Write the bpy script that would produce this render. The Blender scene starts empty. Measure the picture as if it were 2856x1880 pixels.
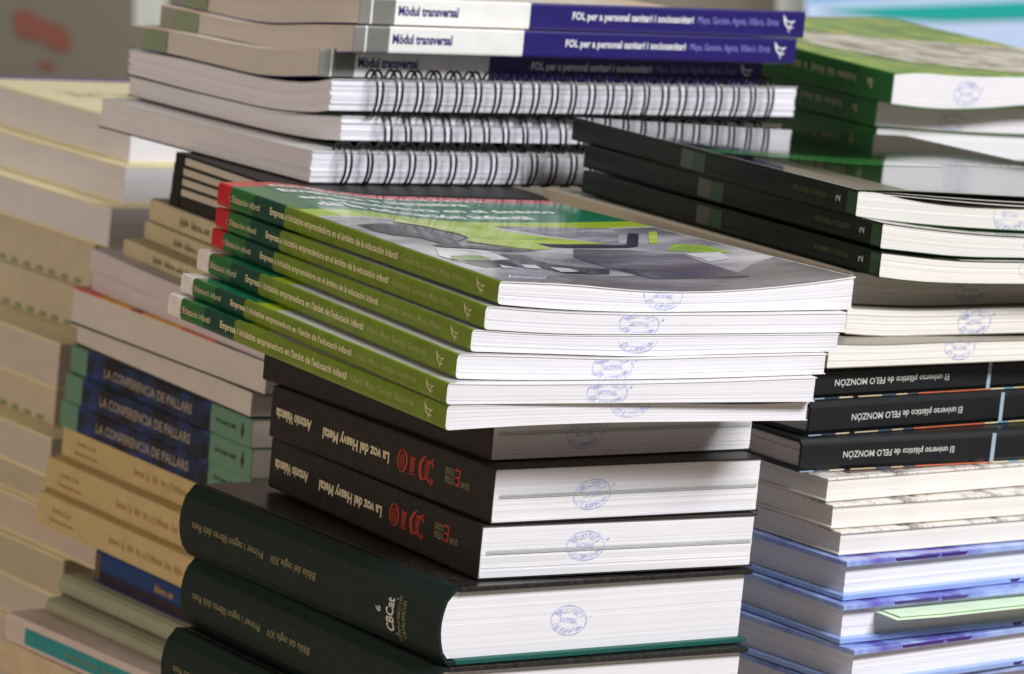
import bpy, bmesh, math, random
import numpy as np
from mathutils import Matrix, Vector
random.seed(7)
S = bpy.context.scene
C = S.collection
ZW = 0.70                      # camera height above the world zero
# ------------------------------------------------------------ camera
cam = bpy.data.cameras.new('camera'); camo = bpy.data.objects.new('camera', cam); C.objects.link(camo)
FWD = Vector((0.0, 0.98762759, -0.15681757)); RGT = Vector((0.99519294, 0.01535772, 0.096722)); UPV = Vector((-0.09793368, 0.15606374, 0.98288))
camo.matrix_world = Matrix(((RGT.x, UPV.x, -FWD.x, 0), (RGT.y, UPV.y, -FWD.y, 0), (RGT.z, UPV.z, -FWD.z, ZW), (0, 0, 0, 1)))
cam.lens = 126.0; cam.sensor_width = 36; cam.clip_start = 0.05; cam.clip_end = 60
cam.dof.use_dof = True; cam.dof.focus_distance = 1.60; cam.dof.aperture_fstop = 19.0
S.camera = camo
# ------------------------------------------------------------ light
w = bpy.data.worlds.new('World'); S.world = w; w.use_nodes = True
w.node_tree.nodes['Background'].inputs[0].default_value = (1.0, 0.90, 0.79, 1)
w.node_tree.nodes['Background'].inputs[1].default_value = 0.125
S.view_settings.view_transform = 'Standard'; S.view_settings.look = 'None'; S.view_settings.gamma = 1
S.view_settings.exposure = 0.0; S.view_settings.use_curve_mapping = False
def area(name, loc, target, sx, sy, power, col):
    l = bpy.data.lights.new(name, 'AREA'); l.shape = 'RECTANGLE'; l.size = sx; l.size_y = sy; l.energy = power; l.color = col
    o = bpy.data.objects.new(name, l); C.objects.link(o); o.location = loc
    d = Vector(target) - Vector(loc); o.rotation_euler = d.to_track_quat('-Z', 'Y').to_euler()
    return o
KD = Vector((0.60, -0.46, 0.72)).normalized()
area('key_ceiling_lamp', Vector((0, 1.65, 0.4)) + KD * 3.0, (0, 1.65, 0.4), 1.6, 0.6, 130, (0.95, 0.965, 1.0))
area('left_fill', (-2.6, 0.4, 0.98), (-0.1, 1.8, 0.35), 1.0, 0.6, 26, (1.0, 0.84, 0.69))  # added warm fill from low left, stands in for bounce on left-facing sides
area('rear_ceiling_lamp', (0.6, 6.2, 3.0), (0.2, 8.0, 0.2), 2.0, 1.0, 160, (0.98, 0.98, 1.0))

# ------------------------------------------------------------ materials
def lin(c):
    return tuple((v / 255 / 12.92 if v / 255 <= 0.04045 else ((v / 255 + 0.055) / 1.055) ** 2.4) for v in c) + (1,)
MC = {}
def nodes(name):
    m = bpy.data.materials.new(name); m.use_nodes = True
    nt = m.node_tree; b = nt.nodes['Principled BSDF']
    return m, nt, b
def N(nt, t, **k):
    n = nt.nodes.new(t)
    for a, v in k.items():
        if a.startswith('i_'): n.inputs[a[2:].replace('_', ' ')].default_value = v
        else: setattr(n, a, v)
    return n
def uvmap(nt, sx, sy, off=0.0):
    tc = N(nt, 'ShaderNodeTexCoord'); mp = N(nt, 'ShaderNodeMapping'); mp.inputs['Scale'].default_value = (sx, sy, 1); mp.inputs['Location'].default_value = (off, off * 1.7, off)
    nt.links.new(tc.outputs['UV'], mp.inputs['Vector']); return mp
def paper(name, col, dark=0.80, rough=0.8, lines=2100, bump=0.10):
    if name in MC: return MC[name]
    m, nt, b = nodes(name)
    n1 = N(nt, 'ShaderNodeTexNoise'); n1.inputs['Scale'].default_value = 1; n1.inputs['Detail'].default_value = 3; n1.inputs['Roughness'].default_value = 0.7
    nt.links.new(uvmap(nt, 7, lines).outputs[0], n1.inputs['Vector'])
    r = N(nt, 'ShaderNodeValToRGB'); r.color_ramp.elements[0].position = 0.30; r.color_ramp.elements[1].position = 0.62
    c = lin(col); r.color_ramp.elements[0].color = tuple(v * dark for v in c[:3]) + (1,); r.color_ramp.elements[1].color = c
    nt.links.new(n1.outputs['Fac'], r.inputs[0])
    n2 = N(nt, 'ShaderNodeTexNoise'); n2.inputs['Scale'].default_value = 1; n2.inputs['Detail'].default_value = 4
    nt.links.new(uvmap(nt, 28, 60, 3.1).outputs[0], n2.inputs['Vector'])
    mx = N(nt, 'ShaderNodeMix', data_type='RGBA', blend_type='MULTIPLY'); mx.inputs[0].default_value = 0.10
    nt.links.new(r.outputs[0], mx.inputs[6]); nt.links.new(n2.outputs['Fac'], mx.inputs[7])
    nt.links.new(mx.outputs[2], b.inputs['Base Color'])
    bp = N(nt, 'ShaderNodeBump'); bp.inputs['Strength'].default_value = bump; bp.inputs['Distance'].default_value = 0.0004
    nt.links.new(n1.outputs['Fac'], bp.inputs['Height']); nt.links.new(bp.outputs[0], b.inputs['Normal'])
    b.inputs['Roughness'].default_value = rough; b.inputs['Specular IOR Level'].default_value = 0.25
    MC[name] = m; return m
def flat(name, col, rough=0.5, spec=0.5, mott=0.12, coat=0.0, scale=60, bump=0.0, bscale=900):
    if name in MC: return MC[name]
    m, nt, b = nodes(name)
    n1 = N(nt, 'ShaderNodeTexNoise'); n1.inputs['Scale'].default_value = 1; n1.inputs['Detail'].default_value = 5
    nt.links.new(uvmap(nt, scale, scale).outputs[0], n1.inputs['Vector'])
    r = N(nt, 'ShaderNodeValToRGB'); c = lin(col)
    r.color_ramp.elements[0].position = 0.25; r.color_ramp.elements[1].position = 0.75
    r.color_ramp.elements[0].color = tuple(v * (1 - mott) for v in c[:3]) + (1,); r.color_ramp.elements[1].color = tuple(min(1, v * (1 + mott)) for v in c[:3]) + (1,)
    nt.links.new(n1.outputs['Fac'], r.inputs[0]); nt.links.new(r.outputs[0], b.inputs['Base Color'])
    b.inputs['Roughness'].default_value = rough; b.inputs['Specular IOR Level'].default_value = spec
    if coat: b.inputs['Coat Weight'].default_value = coat; b.inputs['Coat Roughness'].default_value = 0.06
    if bump:
        n3 = N(nt, 'ShaderNodeTexNoise'); n3.inputs['Scale'].default_value = 1; n3.inputs['Detail'].default_value = 2
        nt.links.new(uvmap(nt, bscale, bscale, 1.3).outputs[0], n3.inputs['Vector'])
        bp = N(nt, 'ShaderNodeBump'); bp.inputs['Strength'].default_value = bump; bp.inputs['Distance'].default_value = 0.0005
        nt.links.new(n3.outputs['Fac'], bp.inputs['Height']); nt.links.new(bp.outputs[0], b.inputs['Normal'])
    MC[name] = m; return m
def bands(name, stops, length, axis=0, rough=0.3, spec=0.5, coat=0.0, mott=0.15, blur=0.0, scale=70):
    """printed colour bands along one axis of the sheet (uv in metres)"""
    if name in MC: return MC[name]
    m, nt, b = nodes(name)
    tc = N(nt, 'ShaderNodeTexCoord'); sp = N(nt, 'ShaderNodeSeparateXYZ'); nt.links.new(tc.outputs['UV'], sp.inputs[0])
    mu = N(nt, 'ShaderNodeMath', operation='DIVIDE'); mu.inputs[1].default_value = length; nt.links.new(sp.outputs[axis], mu.inputs[0])
    r = N(nt, 'ShaderNodeValToRGB'); cr = r.color_ramp; cr.interpolation = 'LINEAR' if blur else 'CONSTANT'
    while len(cr.elements) > 1: cr.elements.remove(cr.elements[-1])
    cr.elements[0].position = stops[0][0]; cr.elements[0].color = lin(stops[0][1])
    for p, c in stops[1:]:
        e = cr.elements.new(p); e.color = lin(c)
    nt.links.new(mu.outputs[0], r.inputs[0])
    n1 = N(nt, 'ShaderNodeTexNoise'); n1.inputs['Scale'].default_value = 1; n1.inputs['Detail'].default_value = 5
    nt.links.new(uvmap(nt, scale, scale).outputs[0], n1.inputs['Vector'])
    mr = N(nt, 'ShaderNodeMapRange'); mr.inputs[1].default_value = 0.3; mr.inputs[2].default_value = 0.7; mr.inputs[3].default_value = 1 - mott; mr.inputs[4].default_value = 1 + mott
    nt.links.new(n1.outputs['Fac'], mr.inputs[0])
    mx = N(nt, 'ShaderNodeMix', data_type='RGBA', blend_type='MULTIPLY'); mx.inputs[0].default_value = 1
    nt.links.new(r.outputs[0], mx.inputs[6]); nt.links.new(mr.outputs[0], mx.inputs[7]); nt.links.new(mx.outputs[2], b.inputs['Base Color'])
    b.inputs['Roughness'].default_value = rough; b.inputs['Specular IOR Level'].default_value = spec
    if coat: b.inputs['Coat Weight'].default_value = coat; b.inputs['Coat Roughness'].default_value = 0.06
    MC[name] = m; return m
def blotch(name, cols, sx, sy, rough=0.35, spec=0.5, detail=6, lo=0.35, hi=0.65, coat=0.0, rgh=0.65):
    """printed picture: noise through a colour ramp"""
    if name in MC: return MC[name]
    m, nt, b = nodes(name)
    n1 = N(nt, 'ShaderNodeTexNoise'); n1.inputs['Scale'].default_value = 1; n1.inputs['Detail'].default_value = detail; n1.inputs['Roughness'].default_value = rgh
    nt.links.new(uvmap(nt, sx, sy).outputs[0], n1.inputs['Vector'])
    r = N(nt, 'ShaderNodeValToRGB'); cr = r.color_ramp
    while len(cr.elements) > 1: cr.elements.remove(cr.elements[-1])
    for i, c in enumerate(cols):
        p = lo + (hi - lo) * i / (len(cols) - 1)
        if i == 0: cr.elements[0].position = p; cr.elements[0].color = lin(c)
        else: cr.elements.new(p).color = lin(c)
    nt.links.new(n1.outputs['Fac'], r.inputs[0]); nt.links.new(r.outputs[0], b.inputs['Base Color'])
    b.inputs['Roughness'].default_value = rough; b.inputs['Specular IOR Level'].default_value = spec
    if coat: b.inputs['Coat Weight'].default_value = coat; b.inputs['Coat Roughness'].default_value = 0.06
    MC[name] = m; return m
PW = paper('white_paper', (238, 235, 238), 0.90)
PW2 = paper('warm_white_paper', (238, 233, 225), 0.92)
PC = paper('cream_paper', (218, 208, 194), 0.90)
PG = paper('grey_white_paper', (222, 214, 206), 0.90)
PN = paper('notebook_paper', (238, 236, 242), 0.92, lines=1100)
def ink(name, col, rough=0.4): return flat('ink_' + name, col, rough, 0.4, 0.04)
INK_CREAM = ink('pale_cream', (226, 218, 176)); INK_DIM = ink('dim_olive', (176, 182, 120)); INK_WHITE = ink('white', (238, 238, 236))
INK_SILVER = ink('silver', (205, 203, 196)); INK_BLUE = ink('stamp_blue', (128, 146, 220), 0.8); INK_PALEBLUE = ink('stamp_pale_blue', (176, 188, 228), 0.8)
for m_ in (INK_BLUE, INK_PALEBLUE):
    nt_ = m_.node_tree; q_ = N(nt_, 'ShaderNodeTexNoise'); q_.inputs['Scale'].default_value = 1; q_.inputs['Detail'].default_value = 4; nt_.links.new(uvmap(nt_, 330, 330, 0.7).outputs[0], q_.inputs['Vector'])
    k_ = N(nt_, 'ShaderNodeMapRange'); k_.inputs[1].default_value = 0.36; k_.inputs[2].default_value = 0.58; k_.inputs[3].default_value = 0.25; k_.inputs[4].default_value = 1.0
    nt_.links.new(q_.outputs['Fac'], k_.inputs[0]); nt_.links.new(k_.outputs[0], nt_.nodes['Principled BSDF'].inputs['Alpha'])
INK_NAVY = ink('navy', (48, 44, 110)); INK_LAV = ink('lavender', (150, 148, 214)); INK_RED = ink('logo_red', (172, 56, 38)); INK_BONE = ink('bone', (214, 203, 170))
INK_BLACK = ink('soft_black', (44, 42, 40)); INK_PINK = ink('faded_pink', (224, 140, 140)); INK_GOLD = ink('dull_gold', (150, 140, 104)); INK_TAN = ink('tan_print', (160, 120, 60))
INK_TAN2 = ink('worn_gold', (176, 160, 136)); INK_DGREEN = ink('dark_green_print', (132, 152, 118)); INK_YEL = ink('yellow_print', (206, 170, 60)); INK_OLIVE = ink('olive_print', (70, 96, 50))

# ------------------------------------------------------------ mesh helpers
def mk(name, V, F, mat, parent, uv=None, smooth=False, mats=None, mi=None):
    me = bpy.data.meshes.new(name); me.from_pydata([tuple(v) for v in V], [], F)
    if mats:
        for m in mats: me.materials.append(m)
        me.polygons.foreach_set('material_index', mi)
    else: me.materials.append(mat)
    if uv is not None:
        l = me.uv_layers.new(name='UVMap'); vi = np.empty(len(me.loops), dtype=np.int32); me.loops.foreach_get('vertex_index', vi)
        l.data.foreach_set('uv', np.asarray(uv, dtype=np.float32)[vi].ravel())
    if smooth: me.polygons.foreach_set('use_smooth', [True] * len(me.polygons))
    me.validate(); me.update()
    bm = bmesh.new(); bm.from_mesh(me); bmesh.ops.recalc_face_normals(bm, faces=bm.faces); bm.to_mesh(me); bm.free()
    o = bpy.data.objects.new(name, me); C.objects.link(o); o.parent = parent
    return o
def curve(pts):
    if not pts: return lambda x: np.zeros_like(np.asarray(x, float))
    xs = np.array([p[0] for p in pts], float); ys = np.array([p[1] for p in pts], float) / 1000
    d = np.gradient(ys, xs) if len(xs) > 1 else np.zeros(1)
    def f(x):
        x = np.clip(np.asarray(x, float), xs[0], xs[-1]); i = np.clip(np.searchsorted(xs, x) - 1, 0, len(xs) - 2)
        h = xs[i + 1] - xs[i]; t = (x - xs[i]) / h
        return (2*t**3 - 3*t**2 + 1) * ys[i] + (t**3 - 2*t**2 + t) * h * d[i] + (-2*t**3 + 3*t**2) * ys[i+1] + (t**3 - t**2) * h * d[i+1]
    return f
_tc = {}
def text2d(s, bold=0.0, shear=0.0):
    k = (s, bold, shear)
    if k in _tc: return _tc[k]
    cu = bpy.data.curves.new('tmp', 'FONT'); cu.body = s; cu.size = 1; cu.resolution_u = 2; cu.offset = bold; cu.shear = shear; cu.fill_mode = 'FRONT'
    o = bpy.data.objects.new('tmp', cu); C.objects.link(o)
    dg = bpy.context.evaluated_depsgraph_get(); dg.update(); me = o.evaluated_get(dg).to_mesh()
    V = np.array([v.co[:2] for v in me.vertices]); F = [tuple(p.vertices) for p in me.polygons]
    o.evaluated_get(dg).to_mesh_clear(); bpy.data.objects.remove(o); bpy.data.curves.remove(cu)
    lo, hi = V.min(0), V.max(0); V = (V - lo) / (hi - lo)
    _tc[k] = (V, F); return V, F
def stroke(pts, wd):
    """polyline -> ribbon with one width per point"""
    P = np.array(pts, float); n = len(P); wd = [wd] * n if np.isscalar(wd) else wd
    T = np.gradient(P, axis=0); T /= np.maximum(1e-9, np.hypot(T[:, 0], T[:, 1]))[:, None]; Nn = np.stack([-T[:, 1], T[:, 0]], 1)
    V = []; F = []
    for i in range(n): V += [P[i] + Nn[i] * wd[i] / 2, P[i] - Nn[i] * wd[i] / 2]
    for i in range(n - 1): F.append((2*i, 2*i+1, 2*i+3, 2*i+2))
    return np.array(V), F
def join2d(parts):
    V = []; F = []; o = 0
    for v, f in parts:
        V.append(np.asarray(v)); F += [tuple(i + o for i in q) for q in f]; o += len(v)
    return np.concatenate(V), F
def arc(cx, cy, rx, ry, a0, a1, n=16): return [(cx + rx * math.cos(math.radians(a0 + (a1 - a0) * i / n)), cy + ry * math.sin(math.radians(a0 + (a1 - a0) * i / n))) for i in range(n + 1)]
# the oval library stamp, 1 unit wide 0.66 high, centred
def stamp2d():
    parts = []
    ring = arc(0, 0, 0.5, 0.33, 0, 360, 56); parts.append(stroke(ring, 0.0125))
    def on_arc(s, a0, a1, rx, ry, h, inward):
        V, F = text2d(s, -0.010); out = []
        for x, y in V:
            a = math.radians(a0 + (a1 - a0) * x); k = 1 + (y - 0.5) * h / ry * (1 if inward else -1)
            out.append((rx * k * math.cos(a), ry * k * math.sin(a)))
        return np.array(out), F
    parts.append(on_arc('BIBLIOTECA', 156, 24, 0.375, 0.225, 0.115, True))
    parts.append(on_arc('DE ESPAÑA', 206, 334, 0.375, 0.225, 0.115, False))
    V, F = text2d('NACIONAL', -0.010); parts.append(((V - 0.5) * np.array((0.50, 0.125)), F))
    parts.append((np.array([(0.56, 0.13), (0.60, 0.12), (0.61, 0.16), (0.57, 0.17)]), [(0, 1, 2, 3)]))
    return join2d(parts)
STAMP = stamp2d()
# script-like publisher mark: a bird-shaped A
BIRD = join2d([stroke([(0.0, 1.0), (0.08, 0.75), (0.2, 0.5), (0.42, 0.32), (0.7, 0.25), (0.9, 0.34)], [0.03, 0.09, 0.12, 0.1, 0.08, 0.04]),
               stroke([(0.0, 1.0), (0.25, 0.72), (0.5, 0.62), (0.82, 0.6), (1.0, 0.7)], [0.03, 0.07, 0.06, 0.1, 0.03]),
               stroke([(0.72, 0.6), (0.62, 0.35), (0.5, 0.12), (0.62, 0.0)], [0.08, 0.07, 0.07, 0.04]),
               stroke([(0.1, 0.78), (0.3, 0.66), (0.55, 0.6)], [0.05, 0.12, 0.05])])
DIO = join2d([ # D
    stroke([(0.0, 0.92), (0.03, 1.0), (0.10, 0.86), (0.16, 0.80), (0.24, 0.86), (0.30, 0.94), (0.36, 0.62), (0.36, 0.35), (0.28, 0.12), (0.20, 0.0)], [0.02, 0.03, 0.06, 0.06, 0.05, 0.08, 0.09, 0.09, 0.06, 0.02]),
    stroke([(0.20, 0.80), (0.19, 0.5), (0.16, 0.18)], 0.035), stroke([(0.14, 0.78), (0.13, 0.5), (0.11, 0.2)], 0.03), stroke([(0.245, 0.7), (0.24, 0.45), (0.21, 0.22)], 0.012),
    stroke([(0.20, 0.22), (0.10, 0.17), (0.03, 0.24), (0.01, 0.36)], [0.08, 0.09, 0.06, 0.02]), stroke([(0.07, 0.22), (0.04, 0.10), (0.0, 0.02)], [0.05, 0.04, 0.01]),
    stroke([(0.0, 0.92), (0.02, 0.78), (0.08, 0.74)], [0.05, 0.05, 0.02]),
    # I
    stroke([(0.50, 0.70), (0.57, 0.78), (0.66, 0.72)], [0.02, 0.05, 0.02]), stroke([(0.53, 0.70), (0.53, 0.28)], 0.03), stroke([(0.575, 0.72), (0.575, 0.26)], 0.035), stroke([(0.62, 0.70), (0.615, 0.28)], 0.03),
    stroke([(0.48, 0.22), (0.56, 0.28), (0.66, 0.20)], [0.02, 0.05, 0.02]), stroke([(0.47, 0.86), (0.55, 0.84), (0.67, 0.88)], [0.02, 0.045, 0.02]),
    # O
    stroke(arc(0.855, 0.5, 0.125, 0.40, 60, 300, 14), [0.02] + [0.05] * 13 + [0.03]), stroke(arc(0.855, 0.5, 0.125, 0.40, -100, 80, 12), 0.038),
    stroke([(0.82, 0.78), (0.82, 0.26)], 0.03), stroke([(0.875, 0.8), (0.875, 0.22)], 0.022), stroke([(0.92, 0.74), (0.915, 0.3)], 0.016)])
def scribble(words, seed, h=1.0):
    """lettering too soft to read: rows of letter-like strokes in a 1 x 1 box"""
    r = random.Random(seed); parts = []; tot = sum(words) + 0.7 * (len(words) - 1); x = 0
    for n in words:
        for i in range(n):
            x0 = (x + i) / tot; w_ = 1 / tot; asc = r.random()
            top = 1.0 if asc > 0.72 or i == 0 else 0.68; bot = -0.02 if asc < 0.9 else -0.25
            parts.append(stroke([(x0 + w_ * 0.22, bot + 0.02), (x0 + w_ * 0.22, top)], w_ * 0.24))
            if r.random() < 0.8: parts.append(stroke([(x0 + w_ * 0.68, 0.02), (x0 + w_ * 0.68, 0.64)], w_ * 0.22))
            if r.random() < 0.7: y = r.choice((0.08, 0.36, 0.6)); parts.append(stroke([(x0 + w_ * 0.2, y), (x0 + w_ * 0.75, y)], 0.14))
        x += n + 0.7
    return join2d(parts)

# ------------------------------------------------------------ books
FIT = {
'A1':(-0.0077,1.5271,-0.2290,32.87,0.0108,0.193,0.264),'A2':(-0.0124,1.5218,-0.2395,31.61,0.0104,0.193,0.264),'A3':(-0.0173,1.5197,-0.2496,30.65,0.0101,0.193,0.264),
'A4':(-0.0224,1.5121,-0.2598,30.73,0.0102,0.193,0.264),'A5':(-0.0252,1.5016,-0.2705,31.51,0.0106,0.193,0.264),'A6':(-0.0245,1.5021,-0.2807,32.97,0.0102,0.193,0.264),
'A7':(-0.0045,1.5684,-0.3061,37.06,0.0254,0.153,0.190),'A8':(-0.0017,1.5547,-0.3316,35.74,0.0256,0.153,0.190),'A9':(-0.0050,1.5528,-0.3568,33.93,0.0251,0.153,0.190),
'A10':(-0.0152,1.5335,-0.3925,37.44,0.0357,0.174,0.218),'A11':(-0.0171,1.5304,-0.4272,35.67,0.0347,0.174,0.218),'A12':(-0.0215,1.5245,-0.4625,36.2,0.0353,0.174,0.218),
'B1':(0.1602,1.7338,-0.1994,30.2,0.0128,0.200,0.275),'B2':(0.1724,1.7186,-0.2123,31.3,0.0129,0.200,0.275),'B3':(0.1723,1.7082,-0.2250,31.2,0.0127,0.200,0.275),
'B4':(0.1601,1.7238,-0.2419,33.5,0.0169,0.200,0.272),'B5':(0.1598,1.7152,-0.2549,33.40,0.0131,0.200,0.275),'B6':(0.1501,1.6821,-0.2675,39.12,0.0127,0.200,0.270),
'B7':(0.1449,1.6850,-0.2839,41.15,0.0163,0.230,0.21),'B8':(0.1449,1.6802,-0.3008,41.93,0.0169,0.230,0.21),'B9':(0.1421,1.6729,-0.3172,37.02,0.0164,0.230,0.21),
'B10':(0.1557,1.6679,-0.3291,41.07,0.0119,0.200,0.26),'B11':(0.1591,1.6644,-0.3411,38.60,0.0119,0.200,0.26),'B12':(0.1639,1.6611,-0.3529,39.29,0.0118,0.200,0.26),
'B13':(0.1674,1.6518,-0.3724,40.95,0.0195,0.200,0.26),'B14':(0.1675,1.6449,-0.3918,39.28,0.0194,0.200,0.26),'B15':(0.1743,1.6382,-0.4113,42.49,0.0195,0.200,0.26),
'B16':(0.1690,1.6420,-0.4310,40.2,0.0195,0.200,0.26),'B17':(0.1720,1.6380,-0.4468,41.0,0.0157,0.200,0.26),'B18':(0.1720,1.6390,-0.4626,40.4,0.0157,0.200,0.26),
'N1':(0.2078,2.1021,-0.1741,31.65,0.0184,0.190,0.260),'N2':(0.2014,2.1202,-0.1900,29.38,0.0159,0.190,0.260),
'C1':(-0.0988,1.9306,-0.1448,34.50,0.0146,0.212,0.305),'C2':(-0.1000,1.9201,-0.1595,35.41,0.0146,0.212,0.305),'C3':(-0.1108,1.9183,-0.1746,35.41,0.0151,0.212,0.305),
'C4':(-0.1099,1.9224,-0.1935,36.32,0.0188,0.221,0.327),'C5':(-0.1054,1.9300,-0.2118,38.13,0.0181,0.221,0.318),'C6':(-0.1123,1.9006,-0.2307,38.03,0.0187,0.221,0.318),
'D1':(-0.1209,1.8677,-0.2385,30.63,0.0077,0.160,0.150),'D2':(-0.1222,1.8834,-0.2461,30.96,0.0075,0.160,0.150),'D3':(-0.1225,1.8978,-0.2536,31.57,0.0075,0.160,0.150),
'D4':(-0.1227,1.9112,-0.2611,32.15,0.0075,0.160,0.150),'D5':(-0.1234,1.9238,-0.2686,32.60,0.0075,0.160,0.150),
'E1':(-0.1128,1.8899,-0.2821,29.33,0.0134,0.150,0.215),'E2':(-0.1171,1.8888,-0.2932,28.63,0.0111,0.150,0.215),'E3':(-0.1253,1.8862,-0.3034,29.52,0.0102,0.150,0.215),
'F1':(-0.1331,1.8875,-0.3163,30.96,0.0128,0.160,0.230),'F2':(-0.1197,1.8937,-0.3293,34.34,0.0130,0.160,0.230),'G1':(-0.1306,1.9100,-0.3489,36.16,0.0196,0.160,0.220),
'G2':(-0.1383,1.9224,-0.3643,33.20,0.0155,0.160,0.220),'H1':(-0.1366,1.9216,-0.3808,34.21,0.0164,0.150,0.220),'H2':(-0.1351,1.9214,-0.3977,35.23,0.0169,0.150,0.220),
'H3':(-0.1344,1.9258,-0.4141,36.06,0.0164,0.150,0.220),'I1':(-0.1240,1.9252,-0.4332,36.92,0.0190,0.160,0.230),'I2':(-0.1323,1.9208,-0.4524,36.81,0.0192,0.160,0.230),
'I3':(-0.1328,1.9105,-0.4717,37.25,0.0193,0.160,0.230),'J1':(-0.1054,1.8791,-0.4906,38.04,0.0188,0.150,0.200),'K1':(-0.1213,1.8927,-0.5031,39.49,0.0125,0.150,0.200),
'K2':(-0.1253,1.8860,-0.5130,40.16,0.0098,0.150,0.200),'L1':(-0.1233,1.8611,-0.5301,41.91,0.0171,0.160,0.230),'L2':(-0.1290,1.8600,-0.5490,40.5,0.0187,0.160,0.232),
'L3':(-0.1250,1.8560,-0.5845,39.8,0.0353,0.160,0.230),'L4':(-0.1250,1.8580,-0.6200,40.6,0.0353,0.160,0.230),
'M1':(-0.2617,2.3369,-0.2810,36.71,0.0277,0.170,0.240),'M2':(-0.2617,2.3202,-0.3065,37.58,0.0253,0.170,0.240),'M3':(-0.2666,2.3014,-0.3332,37.77,0.0265,0.170,0.240),
'M4':(-0.2769,2.3186,-0.3643,38.60,0.0309,0.170,0.240),'M5':(-0.2818,2.3200,-0.3930,37.76,0.0285,0.170,0.240),'M6':(-0.2886,2.2686,-0.4236,37.03,0.0304,0.170,0.240),
'M7':(-0.2893,2.2754,-0.4494,37.49,0.0256,0.170,0.240),'M8':(-0.2857,2.2407,-0.4755,37.73,0.0259,0.170,0.240),'M9':(-0.2880,2.2480,-0.4951,37.93,0.0194,0.170,0.240),
'M10':(-0.2456,2.1892,-0.5205,38.48,0.0252,0.170,0.240),'M11':(-0.2680,2.2105,-0.5470,39.64,0.0263,0.170,0.240),'M12':(-0.2650,2.2100,-0.5720,38.6,0.0248,0.170,0.240),'M13':(-0.2680,2.2080,-0.5960,39.2,0.0238,0.170,0.240),'M14':(-0.2660,2.2060,-0.6200,38.4,0.0238,0.170,0.240)}
GAP = 0.00025
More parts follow.
